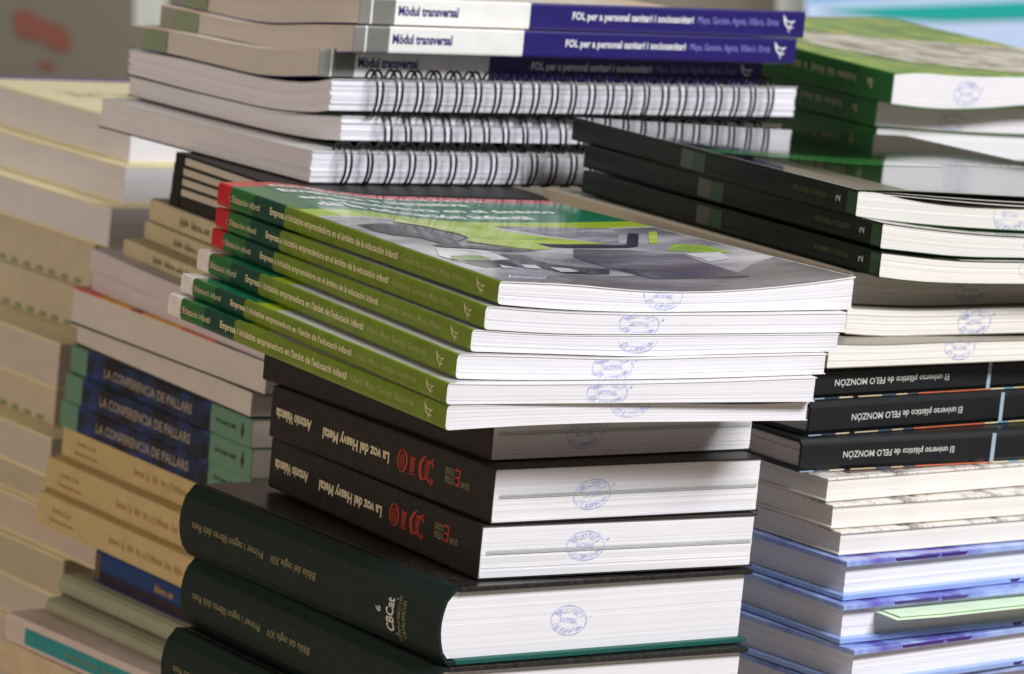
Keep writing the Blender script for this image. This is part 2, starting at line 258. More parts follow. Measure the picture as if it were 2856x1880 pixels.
class Book:
    def __init__(s, key, name, label, cat, group, spine='L', X=None, Y=None, bx=None, tx=None, by=None, ty=None, bu=(0, 0), tu=(0, 0), shift=0.0, T=None, tw=None, Xn=None):
        x, y, z, a, t, w_, l_ = FIT[key]
        a = math.radians(a); e2 = (-math.sin(a), math.cos(a)); x += e2[0] * shift; y += e2[1] * shift
        s.T = (T or t) - GAP; s.X = X or w_; s.Xn = Xn or X or w_; s.Y = Y or l_; s.side = spine; s.key = key
        s.fb = (curve(bx), curve(by), bu); s.ft = (curve(tx), curve(ty), tu); s.rand = random.Random(key); s.tw = curve(tw) if tw else None
        o = bpy.data.objects.new(name, None); C.objects.link(o); o.empty_display_size = 0.02
        o.location = (x, y, z + ZW); o.rotation_euler = (0, 0, a)
        o['label'] = label; o['category'] = cat
        if group: o['group'] = group
        s.o = o
        s.Wc, s.Lc = (s.X, s.Y) if spine in 'LR' else (s.Y, s.X)
    def lo(s, x, y): c = s.fb; return c[0](x / s.Xn) + c[1](y) + c[2][0] * x + c[2][1] * y
    def hi(s, x, y):
        c = s.ft
        if s.tw: k = np.clip(y / s.Y, 0, 1); return c[0](x / s.Xn) * (1 - k) + s.tw(x / s.Xn) * k
        return c[0](x / s.Xn) + c[1](y) + c[2][0] * x + c[2][1] * y
    def warp(s, P):
        P = np.asarray(P, float).copy(); x, y, z = P[:, 0], P[:, 1], P[:, 2]; k = z / s.T
        b, t = s.lo(x, y), s.hi(x, y); P[:, 2] = z + b * (1 - k) + t * k; return P
    def pq(s, p, q):
        if s.side == 'L': return p, q
        if s.side == 'F': return q, p
        if s.side == 'R': return s.X - p, q
        return q, s.Y - p
    def c2l(s, V): # canonical (p,q,z) -> local
        V = np.asarray(V, float); x, y = s.pq(V[:, 0], V[:, 1]); return np.stack([x, y, V[:, 2]], 1)
    def zinv(s, x, z):  # real height on the front face -> unwarped height
        b = float(s.lo(np.array([x]), np.array([0.]))[0]); t = float(s.hi(np.array([x]), np.array([0.]))[0])
        return (z - b) / (s.T + t - b) * s.T
    def add(s, name, V, F, mat, uv=None, smooth=False, parent=None, canon=True, warp=True, **k):
        if canon: V = s.c2l(V)
        if warp: V = s.warp(V)
        return mk(name, V, F, mat, parent or s.o, uv, smooth, **k)
    # a slab in canonical coordinates, bent with the book; chamfered rim
    def slab(s, name, p0, p1, q0, q1, z0, z1, mat, np_=14, nq=10, ch=0.0, parent=None, zf=None, core=None):
        ps = np.linspace(p0, p1, np_ + 1); qs = np.linspace(q0, q1, nq + 1); V = []; F = []; uv = []
        if ch: ps = np.concatenate([[p0], np.linspace(p0 + ch, p1 - ch, np_ - 1), [p1]]); qs = np.concatenate([[q0], np.linspace(q0 + ch, q1 - ch, nq - 1), [q1]])
        n, m = len(ps), len(qs)
        for lay, zz in enumerate((z0, z1)):
            for i, p in enumerate(ps):
                for j, q in enumerate(qs):
                    e = (i in (0, n - 1)) or (j in (0, m - 1)); zc = zz
                    if ch and e: zc = zz + (ch if lay == 0 else -ch) * 0.7
                    if zf: zc += zf(p, q)
                    V.append((p, q, zc)); uv.append((p, q))
        I = lambda l, i, j: l * n * m + i * m + j
        for i in range(n - 1):
            for j in range(m - 1):
                F.append((I(1, i, j), I(1, i+1, j), I(1, i+1, j+1), I(1, i, j+1))); F.append((I(0, i, j), I(0, i, j+1), I(0, i+1, j+1), I(0, i+1, j)))
        nf = len(F)
        for i in range(n - 1):
            F.append((I(0, i, 0), I(0, i+1, 0), I(1, i+1, 0), I(1, i, 0))); F.append((I(0, i, m-1), I(1, i, m-1), I(1, i+1, m-1), I(0, i+1, m-1)))
        for j in range(m - 1):
            F.append((I(0, 0, j), I(1, 0, j), I(1, 0, j+1), I(0, 0, j+1))); F.append((I(0, n-1, j), I(0, n-1, j+1), I(1, n-1, j+1), I(1, n-1, j)))
        if core: return s.add(name, V, F, mat, uv, parent=parent, mats=[mat, core], mi=[0] * nf + [1] * (len(F) - nf))
        return s.add(name, V, F, mat, uv, parent=parent)
    # leaves: stacked gatherings, each a little in or out of line
    def pages(s, p0, p1, q0, q1, z0, z1, mat, layer=0.0011, jit=0.00005, p0f=None, p1f=None, zf=None, name='page_block', np_=16, nq=10, groove=0.00001):
        n = max(3, int((z1 - z0) / layer)); R = s.rand; V = []; F = []; uv = []
        ring = [(a / np_, 0) for a in range(np_)] + [(1, a / nq) for a in range(nq)] + [(1 - a / np_, 1) for a in range(np_)] + [(0, 1 - a / nq) for a in range(nq)]
        m = len(ring); cuts = [0] + sorted(R.random() * 0.5 / n + (i + 0.25) / n for i in range(1, n)) + [1]
        rings = []
        for k in range(n):
            a, b = cuts[k], cuts[k + 1]; j = [R.gauss(0, jit) for _ in range(4)]
            g = (b - a) * 0.07
            rings.append((a + g * 0, j, groove)); rings.append((a + g, j, 0)); rings.append((b - g, j, 0))
        rings.append((1.0, [0] * 4, 0))
        for (t, j, ins) in rings:
            z = z0 + (z1 - z0) * t; A = p0 + (p0f(z) if p0f else 0); B = p1 + (p1f(z) if p1f else 0)
            for (u, v) in ring:
                p = A + (B - A) * u; q = q0 + (q1 - q0) * v
                if u == 1: p += j[0] - ins
                if u == 0: p += abs(j[1]) + ins
                if v == 0: q += j[2] + ins
                if v == 1: q += j[3] - ins
                zz = z + (zf(p, q, t) if zf else 0)
                V.append((p, q, zz)); uv.append((p + q, z))
        for k in range(len(rings) - 1):
            for i in range(m):
                i2 = (i + 1) % m; F.append((k*m + i, k*m + i2, (k+1)*m + i2, (k+1)*m + i))
        # caps as strips between the two long sides
        for base, fl in ((0, True), ((len(rings) - 1) * m, False)):
            fr = [base + i for i in range(np_ + 1)]; bk = [base + np_ + nq + np_ - i for i in range(np_ + 1)]
            lf = [base + (m - i) % m for i in range(nq + 1)]
            for i in range(np_): F.append((fr[i], fr[i+1], bk[i+1], bk[i]))
        return s.add(name, V, F, mat, uv)
    def spine_prof(s, prof, mat, name='spine', thick=0.0005, nq=12, q0=0.0, q1=None, smooth=True, core=None):
        q1 = q1 or s.Lc; P = np.array(prof, float); T_ = np.gradient(P, axis=0); T_ /= np.hypot(T_[:, 0], T_[:, 1])[:, None]
        inn = P + np.stack([T_[:, 1], -T_[:, 0]], 1) * (-thick) * s.sgn(P, T_)
        loop = np.concatenate([P, inn[::-1]]); m = len(loop); V = []; F = []; uv = []
        for j in range(nq + 1):
            q = q0 + (q1 - q0) * j / nq
            for (p, z) in loop: V.append((p, q, z)); uv.append((q, z))
        for j in range(nq):
            for i in range(m): F.append((j*m + i, j*m + (i+1) % m, (j+1)*m + (i+1) % m, (j+1)*m + i))
        h = len(P); nf = len(F)
        for base in (0, nq * m):
            for i in range(h - 1): F.append((base + i, base + i + 1, base + m - 2 - i, base + m - 1 - i))
        if core: return s.add(name, V, F, mat, uv, mats=[mat, core], mi=[0] * nf + [1] * (len(F) - nf))
        return s.add(name, V, F, mat, uv)
    def sgn(s, P, T_):  # make the inner side the one towards +p at mid height
        k = len(P) // 2; return 1.0 if -T_[k, 1] > 0 else -1.0
    def paperback(s, spm, frm, bkm, pgm, tc=0.00045, r=0.0012, gapf=None, edge=0.0006, layer=0.0011, jit=0.00005, ptop=None, core=None):
        T = s.T; W, L = s.Wc, s.Lc; s.tc = tc; s.surf = lambda z: -0.00012
        prof = [(r, 0), (r * 0.3, r * 0.3 * 0.6), (0, r), (0, T * 0.3), (0, T * 0.5), (0, T * 0.7), (0, T - r), (r * 0.3, T - r * 0.3 * 0.6), (r, T)]
        s.spine = s.spine_prof(prof, spm, thick=0.0005, core=core)
        s.front = s.slab('front_cover', r + 0.00002, W, 0, L, T - tc, T, frm, core=core)
        s.back = s.slab('back_cover', r + 0.00002, W, 0, L, 0, tc, bkm, core=core)
        s.pg = s.pages(0.0007, W - edge, edge * 0.6, L - edge * 0.6, tc + 0.00005, T - tc - 0.00005, pgm, layer, jit, zf=ptop)
        s.ins = edge * 0.6
        return s
    def hardcover(s, spm, frm, bkm, pgm, bt=0.0024, over=0.003, bulge=0.0, layer=0.0012, jit=0.0001, conc=0.0, ends=None, hinge=0.0055):
        T = s.T; W, L = s.Wc, s.Lc; s.tc = bt
        bf = lambda z: -bulge * math.sin(math.pi * min(1, max(0, z / T))) ** 0.8 if bulge else 0.0
        s.surf = lambda z: bf(z) - 0.00015
        n = 14; prof = [(hinge - 0.0002, 0.0004), (0.0022, 0.0)] + [((0.0010 if 0 < i < n else 0.0016) * (1 if i in (0, 1, n-1, n) else 0.0) + bf(0.0006 + (T - 0.0012) * i / n), 0.0006 + (T - 0.0012) * i / n) for i in range(n + 1)] + [(0.0022, T), (hinge - 0.0002, T - 0.0004)]
        s.spine = s.spine_prof(prof, spm, thick=0.0016)
        s.front = s.slab('front_board', hinge, W, 0, L, T - bt, T, frm, ch=0.0006)
        s.back = s.slab('back_board', hinge, W, 0, L, 0, bt, bkm, ch=0.0006)
        s.pg = s.pages(0.0022, W - over, over, L - over, bt + 0.00005, T - bt - 0.00005, pgm, layer, jit, p0f=(lambda z: bf(z)) if bulge else None, p1f=(lambda z: -conc * math.sin(math.pi * (z - bt) / max(1e-6, T - 2*bt))) if conc else None)
        s.ins = over
        if ends: # coloured end papers, seen as a line under each board
            s.slab('end_paper', 0.004, W - over + 0.0006, over - 0.0006, L - over, T - bt - 0.0006, T - bt - 0.0001, ends); s.slab('end_paper', 0.004, W - over + 0.0006, over - 0.0006, L - over, bt + 0.0001, bt + 0.0006, ends)
        return s
    # flat print: 2-D shapes in metres (a to the right, b up) laid on a face
    def face(s, face, A, B, off=0.0):
        A = np.asarray(A, float); B = np.asarray(B, float)
        if face == 'L':
            sp = s.side == 'L'; x = np.array([(s.surf(b) if sp else s.pin - 0.0003) - off for b in B]); return np.stack([x, s.Y - A, B], 1)
        if face == 'F':
            sp = s.side == 'F'; y = np.array([(s.surf(b) if sp else s.ins - 0.0005) - off for b in B]); return np.stack([A, y, B], 1)
        return np.stack([A, B, np.full(len(A), s.T + 0.00012 + off)], 1)
    pin = 0.0
    def decal(s, name, face, V2, F2, mat, off=0.0, parent=None, mats=None, mi=None):
        P = s.warp(s.face(face, V2[:, 0], V2[:, 1], off)); return mk(name, P, F2, mat, parent or s.o, V2, mats=mats, mi=mi)
    def put(s, name, face, shape, a0, a1, b0, b1, mat, rot=0, off=0.0, parent=None):
        V, F = shape; V = np.asarray(V)
        if rot == 0: A = a0 + V[:, 0] * (a1 - a0); B = b0 + V[:, 1] * (b1 - b0)
        elif rot == 180: A = a1 - V[:, 0] * (a1 - a0); B = b1 - V[:, 1] * (b1 - b0)
        elif rot == 90: A = a1 - V[:, 1] * (a1 - a0); B = b0 + V[:, 0] * (b1 - b0)
        else: A = a0 + V[:, 1] * (a1 - a0); B = b1 - V[:, 0] * (b1 - b0)
        return s.decal(name, face, np.stack([A, B], 1), F, mat, off, parent)
    def text(s, name, face, t, a0, a1, b0, b1, mat, bold=0.0, rot=0, shear=0.0, off=0.0): return s.put(name, face, text2d(t, bold, shear), a0, a1, b0, b1, mat, rot, off)
    def rect(s, name, face, a0, a1, b0, b1, mat, n=8, off=0.0):
        V = []; F = []
        for i in range(n + 1):
            for b in (b0, b1): V.append((a0 + (a1 - a0) * i / n, b))
        for i in range(n): F.append((2*i, 2*i+2, 2*i+3, 2*i+1))
        return s.decal(name, face, np.array(V), F, mat, off)
    def poly(s, name, face, pts, mat, off=0.0):
        bm = bmesh.new(); vs = [bm.verts.new((p[0], p[1], 0)) for p in pts]; bm.faces.new(vs)
        bmesh.ops.triangulate(bm, faces=bm.faces[:]); bmesh.ops.subdivide_edges(bm, edges=bm.edges[:], cuts=2, use_grid_fill=True)
        bm.verts.index_update(); V = np.array([v.co[:2] for v in bm.verts]); F = [tuple(v.index for v in f.verts) for f in bm.faces]; bm.free()
        return s.decal(name, face, V, F, mat, off)
    def softpoly(s, name, face, pts, mat, off=0.0, soft=0.003):
        bm = bmesh.new(); vs = [bm.verts.new((p[0], p[1], 0)) for p in pts]; f = bm.faces.new(vs); lay = bm.verts.layers.float.new('soft')
        bmesh.ops.subdivide_edges(bm, edges=bm.edges[:], cuts=1); bm.faces.ensure_lookup_table()
        r = bmesh.ops.inset_region(bm, faces=bm.faces[:], thickness=soft, depth=0, use_even_offset=False)
        ring = set(r['faces']); inner = [f for f in bm.faces if f not in ring]
        for f in inner:
            for v in f.verts: v[lay] = 1.0
        bmesh.ops.triangulate(bm, faces=bm.faces[:]); bmesh.ops.subdivide_edges(bm, edges=bm.edges[:], cuts=4, use_grid_fill=True)
        bm.verts.index_update(); V = np.array([v.co[:2] for v in bm.verts]); F = [tuple(v.index for v in f.verts) for f in bm.faces]; A = [v[lay] for v in bm.verts]; bm.free()
        o = s.decal(name, face, V, F, mat, off); at_ = o.data.attributes.new('soft', 'FLOAT', 'POINT')
        if len(at_.data) == len(A): at_.data.foreach_set('value', A)
        nt = mat.node_tree; b = nt.nodes['Principled BSDF']
        if not b.inputs['Alpha'].is_linked: an = N(nt, 'ShaderNodeAttribute', attribute_name='soft'); nt.links.new(an.outputs['Fac'], b.inputs['Alpha'])
        return o
    def stamp(s, x, z, wd=0.0208, ang=0.0, mat=None, zmin=None, zmax=None):
        zi = s.zinv(x, z); V, F = STAMP; c, sn = math.cos(math.radians(ang)), math.sin(math.radians(ang))
        U = np.stack([x + wd * (V[:, 0] * c - V[:, 1] * sn), zi + wd * (V[:, 0] * sn + V[:, 1] * c)], 1)
        lo = s.tc + 0.0001 if zmin is None else zmin; hi = s.T - s.tc - 0.0001 if zmax is None else zmax
        bm = bmesh.new(); vs = [bm.verts.new((p[0], p[1], 0)) for p in U]
        for f in F:
            try: bm.faces.new([vs[i] for i in f])
            except ValueError: pass
        for zz, nn in ((lo, -1), (hi, 1)):
            g = bm.verts[:] + bm.edges[:] + bm.faces[:]; bmesh.ops.bisect_plane(bm, geom=g, plane_co=(0, zz, 0), plane_no=(0, nn, 0), clear_outer=True)
        bm.verts.index_update(); V2 = np.array([v.co[:2] for v in bm.verts]); F2 = [tuple(v.index for v in f.verts) for f in bm.faces]; bm.free()
        if len(F2): s.decal('library_stamp', 'F', V2, F2, mat or INK_BLUE)

# ------------------------------------------------------------ supports and background (the setting)
def at(x, y, Y):  # point at depth Y on the sight line of a picture position (2380 x 1567)
    f = 3.50025 * 2380; d = FWD + RGT * ((x - 1190) / f) - UPV * ((y - 783.5) / f); t = Y / d.y; return Vector((d.x * t, Y, ZW + d.z * t))
def plainbox(name, x0, x1, y0, y1, z0, z1, mat, parent=None, poly=None):
    pts = poly or [(x0, y0), (x1, y0), (x1, y1), (x0, y1)]; n = len(pts)
    V = [(p[0], p[1], z0) for p in pts] + [(p[0], p[1], z1) for p in pts]
    F = [tuple(range(n - 1, -1, -1)), tuple(range(n, 2*n))] + [(i, (i+1) % n, n + (i+1) % n, n + i) for i in range(n)]
    uv = [(v[0] + v[1] * 0.3, v[2] + v[1] * 0.7) for v in V]
    return mk(name, V, F, mat, parent, uv)
wood = flat('table_laminate', (176, 160, 138), 0.5, 0.4, 0.1, scale=12)
o = plainbox('table_front', 0, 0, 0, 0, ZW - 0.4975, ZW - 0.4627, wood, poly=[(-0.17, 1.70), (-0.02, 1.49), (0.20, 1.60), (0.62, 1.90), (0.62, 2.75), (0.02, 2.75), (0.02, 1.86)]); o['kind'] = 'structure'
o = plainbox('table_rear', -1.3, 1.0, 1.2, 3.0, ZW - 0.655, ZW - 0.6202, wood); o['kind'] = 'structure'
wall = flat('wall_paint', (134, 126, 112), 0.85, 0.2, 0.06, scale=3)
o = plainbox('wall', -4, 4, 8.6, 8.7, -1.5, 3.2, wall); o['kind'] = 'structure'
def tag(o, label, cat, group=None):
    o['label'] = label; o['category'] = cat
    if group: o['group'] = group
def board(name, px0, px1, py0, py1, Y, th, mat, parent=None):
    a, b = at(px0, py1, Y), at(px1, py0, Y); V = []
    for yy in (Y, Y + th):
        for (px, py) in ((px0, py1), (px1, py1), (px1, py0), (px0, py0)): p = at(px, py, Y); V.append((p.x, yy, p.z))
    F = [(0, 1, 2, 3), (7, 6, 5, 4), (0, 4, 5, 1), (1, 5, 6, 2), (2, 6, 7, 3), (3, 7, 4, 0)]
    return mk(name, V, F, mat, parent, [(v[0], v[2]) for v in V])
def sign(name, label, cat, px0, px1, py0, py1, Y, th, mat, prints):
    r = bpy.data.objects.new(name, None); C.objects.link(r); tag(r, label, cat)
    board('panel', px0, px1, py0, py1, Y, th, mat, r)
    for nm, pts, m in prints:
        V = [tuple(at(px, py, Y - 0.002)) for px, py in pts]; mk(nm, V, [tuple(range(len(V)))], m, r, [(v[0], v[2]) for v in V])
    return r
sign('display_board', 'grey display board with blurred red print behind the cream books', 'sign', -420, 306, -500, 900, 8.0, 0.03, flat('board_grey', (122, 115, 102), 0.7, 0.3, 0.04, scale=5),
     [('red_print', [(28, 30), (60, 22), (100, 44), (150, 62), (168, 92), (160, 122), (130, 118), (100, 96), (70, 92), (38, 84)], flat('red_print_paint', (136, 84, 68), 0.6, 0.3)),
      ('red_print', [(92, 140), (128, 146), (124, 166), (90, 160)], flat('red_print_paint', (178, 58, 40)))])
o = board('post', 312, 384, -600, 1100, 8.3, 0.06, flat('post_white', (214, 216, 206), 0.5, 0.4, 0.05, scale=6)); tag(o, 'pale upright post beside the grey display board', 'post')
o = board('post', 1806, 1868, -600, 900, 8.3, 0.06, flat('post_white', (214, 216, 206))); tag(o, 'pale upright post left of the light blue banner', 'post')
sign('banner', 'light blue banner with a teal stripe behind the flowering meadow book', 'banner', 1872, 2800, -500, 700, 8.1, 0.02, flat('banner_blue', (196, 216, 246), 0.4, 0.4, 0.04, scale=6),
     [('teal_stripe', [(1900, 22), (2800, -14), (2800, 34), (2200, 50), (2080, 44)], flat('banner_teal', (20, 168, 160), 0.45, 0.4, 0.05)),
      ('blue_stripe', [(1880, -40), (2800, -90), (2800, -50), (1880, 4)], flat('banner_sky', (120, 190, 238), 0.45, 0.4, 0.05))])

# ------------------------------------------------------------ A: the middle pile
LG = 0.264
WCORE = flat('cover_board_core', (236, 233, 228), 0.6, 0.3, 0.04)
def green_book(key, idx, bx, tx, spanish, label, tw=None):
    tip = (196, 30, 40) if spanish else (232, 226, 222)
    sm = bands('spine_green_es' if spanish else 'spine_green_ca', [(0, (116, 138, 36)), (1 - 0.263, (18, 70, 54)), (1 - 0.142, (44, 108, 50)), (1 - 0.053, tip)], LG, 0, 0.36, 0.4, 0.12)
    cm = bands('cover_green_es' if spanish else 'cover_green_ca', [(0, (214, 211, 216)), (0.629, (176, 206, 40)), (0.700, (16, 122, 82)), (0.947, tip if not spanish else (206, 40, 48))], LG, 1, 0.15, 0.5, 0.28, 0.06)
    b = Book(key, 'textbook', label, 'book', 'green textbooks in the middle pile', bx=bx, tx=tx, bu=(0, 0.0085), tu=(0, 0.0085), tw=tw)
    b.paperback(sm, cm, flat('back_cover_white', (222, 220, 222), 0.3, 0.5, 0.04), PW, layer=0.0008, jit=0.00006, core=WCORE, r=0.0019)
    T = b.T; L = b.Y; b0, b1 = T * 0.34, T * 0.68
    b.text('level_text', 'L', 'CFGS', 0.012, 0.0135 + 0.0105, b0, b1 - 0.001, INK_PINK, 0.0)
    b.text('spine_series', 'L', 'Educación infantil' if spanish else 'Educació infantil', 0.0155 + 0.0005, 0.0445, T * 0.36, T * 0.66, INK_CREAM, 0.004)
    t = 'Empresa e iniciativa emprendedora en el ámbito de la educación infantil' if spanish else "Empresa i iniciativa emprenedora en l'àmbit de l'educació infantil"
    b.text('spine_title', 'L', t, 0.208 * L, 0.672 * L, T * 0.29, T * 0.73, INK_CREAM, 0.030)
    b.text('spine_authors', 'L', '· Gutiérrez, Garzón, Maya, Villaró' if spanish else '· Villaró, Maya, Garzón, Gutiérrez', 0.676 * L, 0.897 * L, T * 0.31, T * 0.71, INK_DIM, 0.002)
    b.put('publisher_mark', 'L', BIRD, 0.930 * L, 0.958 * L, T * 0.16, T * 0.84, INK_CREAM)
    return b
A1t = [(0, -.4), (.18, -1.4), (.39, -4.1), (.52, -4.5), (.7, -3), (.86, -.3), (1, 3.0)]; A1b = [(0, .2), (.05, -.6), (.18, -2.1), (.33, -3), (.62, -2.8), (1, -1.8)]
A2t = [(0, 0), (.05, -.7), (.18, -2.1), (.35, -3.0), (.64, -2.9), (1, -2.0)]; A2b = [(0, 0), (.13, -1.35), (.25, -2), (.51, -1.75), (1, -.8)]
A3t = [(0, 0), (.13, -1.4), (.25, -2.1), (.51, -1.9), (1, -.9)]; A3b = [(0, .3), (.24, -.83), (.44, -1.7), (.67, -.6), (1, .8)]
A4t = [(0, 0), (.24, -.95), (.44, -1.8), (.67, -.8), (1, .6)]; A4b = [(0, -.6), (.07, -1.0), (.36, -1.2), (.66, -.5), (1, 1.2)]
A5t = [(0, -.8), (.07, -1.1), (.36, -1.3), (.66, -.7), (1, 1.0)]; A5b = [(0, .3), (.35, .36), (.65, .26), (1, .1)]
A6t = [(0, 0), (.35, 0.1), (.6, -.4), (.85, -1.5), (1, -.9)]; A6b = [(0, -.8), (.1, 0), (.23, .8), (.4, 1.3), (.71, 1.0), (1, .6)]
g1 = green_book('A1', 1, A1b, A1t, True, 'olive green textbook with red spine tip and photo cover, on top of the green pile', [(0, 3.0), (.09, 3.8), (.18, 3.5), (.31, .6), (.44, -1.6), (.63, -2.15), (1, -2.6)])
g2 = green_book('A2', 2, A2b, A2t, True, 'olive green textbook with red spine tip, second from the top of the green pile')
g3 = green_book('A3', 3, A3b, A3t, True, 'lowest of the three olive green textbooks with red spine tips')
g4 = green_book('A4', 4, A4b, A4t, False, 'olive green textbook with white spine tip, directly under the red-tipped ones')
g5 = green_book('A5', 5, A5b, A5t, False, 'middle one of the three olive green textbooks with white spine tips')
g6 = green_book('A6', 6, A6b, A6t, False, 'lowest olive green textbook, white spine tip, lying on the black paperbacks')
g1.stamp(0.0867, 0.0031 + .001, ang=-3); g2.stamp(0.0798, 0.0026, ang=-4); g3.stamp(0.0848, 0.0066, ang=1, zmax=0.0074); g4.stamp(0.0789, 0.0045, ang=2); g5.stamp(0.0812, 0.0052, ang=-2); g6.stamp(0.0946, 0.0098, ang=2)
# printed picture on the cover of the top book
GA = blotch('print_dark_grey', [(26, 26, 28), (54, 53, 57), (112, 110, 116)], 22, 46, 0.16, 0.5, 4, 0.32, 0.72, 0.25); GL = blotch('print_lime', [(140, 172, 26), (182, 212, 40), (206, 224, 96), (232, 234, 214)], 15, 36, 0.16, 0.5, 4, 0.34, 0.72, 0.25); GK = blotch('print_mid_grey', [(96, 95, 100), (146, 144, 150), (214, 212, 216)], 16, 40, 0.16, 0.5, 4, 0.34, 0.68, 0.25)
GB = flat('print_black', (28, 28, 29), 0.2, 0.4, 0.1, 0.1); GP = blotch('print_purple_grey', [(40, 39, 42), (82, 79, 84), (150, 146, 153)], 9, 34, 0.22, 0.5, 3, 0.3, 0.7, 0.15); GW = blotch('print_white', [(170, 168, 174), (226, 224, 226), (240, 238, 240)], 26, 50, 0.16, 0.5, 3, 0.3, 0.6, 0.25); GO = flat('print_olive', (120, 150, 60), 0.16, 0.5, 0.2, 0.2)
def cp(pts, m, off, soft=0.003): g1.softpoly('cover_picture', 'T', pts, m, off, soft)
GF = blotch('print_soft_grey', [(78, 76, 80), (116, 113, 118), (150, 147, 152)], 10, 30, 0.26, 0.5, 3, 0.3, 0.7, 0.15)
PB = blotch('print_photo_base', [(96, 94, 100), (164, 161, 166), (222, 220, 222)], 12, 22, 0.16, 0.5, 2, 0.30, 0.66, 0.12)
gv = [(0.0016 + 0.1899 * i / 40, 0.0006 + 0.1625 * j / 16) for i in range(41) for j in range(17)]
g1.decal('cover_picture', 'T', np.array(gv), [(i*17 + j, (i+1)*17 + j, (i+1)*17 + j + 1, i*17 + j + 1) for i in range(40) for j in range(16)], PB, -0.00003)
cp([(0.020, 0.0006), (0.1915, 0.0006), (0.1915, 0.062), (0.172, 0.052), (0.15, 0.034), (0.1, 0.040), (0.07, 0.036), (0.04, 0.022)], GF, 0.0, 0.006)
cp([(0.0088, 0.1405), (0.0236, 0.1454), (0.0410, 0.1447), (0.0497, 0.1464), (0.0568, 0.1373), (0.0579, 0.1221), (0.0423, 0.1051), (0.0359, 0.0914), (0.0601, 0.1019), (0.0849, 0.1014), (0.0628, 0.0902), (0.0240, 0.0830), (0.0181, 0.0875), (0.0266, 0.0937), (0.0235, 0.1081), (0.0132, 0.1136), (0.0131, 0.1113), (0.0087, 0.1234)], GA, 0.0002, 0.0045)
cp([(0.1052, 0.1747), (0.1667, 0.1654), (0.1585, 0.1446), (0.1435, 0.1221), (0.1373, 0.1272), (0.1185, 0.1463)], GK, 0.0001, 0.0070)
cp([(0.0460, 0.1700), (0.0769, 0.1706), (0.0962, 0.1684), (0.1026, 0.1538), (0.1152, 0.1410), (0.1274, 0.1278), (0.1358, 0.1208), (0.1024, 0.1209), (0.0964, 0.1228), (0.0967, 0.1081), (0.0837, 0.1034), (0.0683, 0.1071), (0.0497, 0.1092), (0.0601, 0.1246), (0.0622, 0.1379), (0.0492, 0.1498), (0.0346, 0.1506)], GL, 0.0003, 0.0070)
cp([(0.0088, 0.0451), (0.0325, 0.0535), (0.0441, 0.0605), (0.0464, 0.0751), (0.0636, 0.0836), (0.0638, 0.0607), (0.0940, 0.0553), (0.0840, 0.0401), (0.0553, 0.0324), (0.0469, 0.0418), (0.0354, 0.0390), (0.0132, 0.0337)], GA, 0.0001, 0.0040)
cp([(0.0160, 0.0815), (0.0440, 0.0807), (0.0427, 0.0598), (0.0279, 0.0515), (0.0089, 0.0484), (0.0056, 0.0602)], GW, 0.0002, 0.0035)
cp([(0.0117, 0.0609), (0.0293, 0.0639), (0.0292, 0.0529), (0.0146, 0.0491), (0.0070, 0.0515)], GO, 0.0003, 0.0020)
cp([(0.0254, 0.0412), (0.0313, 0.0348), (0.0215, 0.0319)], GW, 0.0003, 0.0008)
cp([(0.0392, 0.0450), (0.0491, 0.0483), (0.0457, 0.0369), (0.0359, 0.0360)], GW, 0.0003, 0.0008)
cp([(0.0561, 0.0471), (0.0684, 0.0502), (0.0695, 0.0428), (0.0539, 0.0340)], GW, 0.0003, 0.0008)
cp([(0.1087, 0.1082), (0.1365, 0.1038), (0.1431, 0.0958), (0.1565, 0.0873), (0.1528, 0.0596), (0.1512, 0.0248), (0.1011, 0.0307), (0.0950, 0.0566), (0.0951, 0.0872)], GP, 0.0002, 0.0055)
cp([(0.0983, 0.1226), (0.1348, 0.1171), (0.1370, 0.1154), (0.1446, 0.1166), (0.1654, 0.1466), (0.1698, 0.1441), (0.1472, 0.1108), (0.1396, 0.1083), (0.1102, 0.1106), (0.1002, 0.1135)], GB, 0.0004, 0.0006)
cp([(0.1790, 0.1491), (0.1831, 0.1480), (0.1624, 0.1159), (0.1581, 0.1181)], GL, 0.0002, 0.0012)
cp([(0.1535, 0.0974), (0.1700, 0.1123), (0.1808, 0.1036), (0.1804, 0.0805), (0.1633, 0.0896)], GL, 0.0002, 0.0050)
cp([(0.098, 0.058), (0.125, 0.046), (0.150, 0.050), (0.1517, 0.0254), (0.1025, 0.0327)], GA, 0.0003, 0.006)
cp([(0.158, 0.088), (0.176, 0.084), (0.170, 0.066), (0.156, 0.064)], GW, 0.0003, 0.005)
g1.text('cover_series', 'T', 'EDUCACIÓN INFANTIL', 0.022, 0.150, 0.2505, 0.2560, INK_WHITE, 0.02)
g1.text('cover_title', 'T', 'Empresa e iniciativa', 0.020, 0.128, 0.2315, 0.2430, INK_WHITE, 0.03)
g1.text('cover_title', 'T', 'emprendedora en el ámbito', 0.020, 0.168, 0.2120, 0.2235, INK_WHITE, 0.03)
g1.text('cover_title', 'T', 'de la educación infantil', 0.020, 0.142, 0.1945, 0.2055, INK_WHITE, 0.03)
g1.text('publisher_name', 'T', 'Altamar', 0.0110, 0.0330, 0.0095, 0.0170, INK_WHITE, -0.012, shear=0.6)

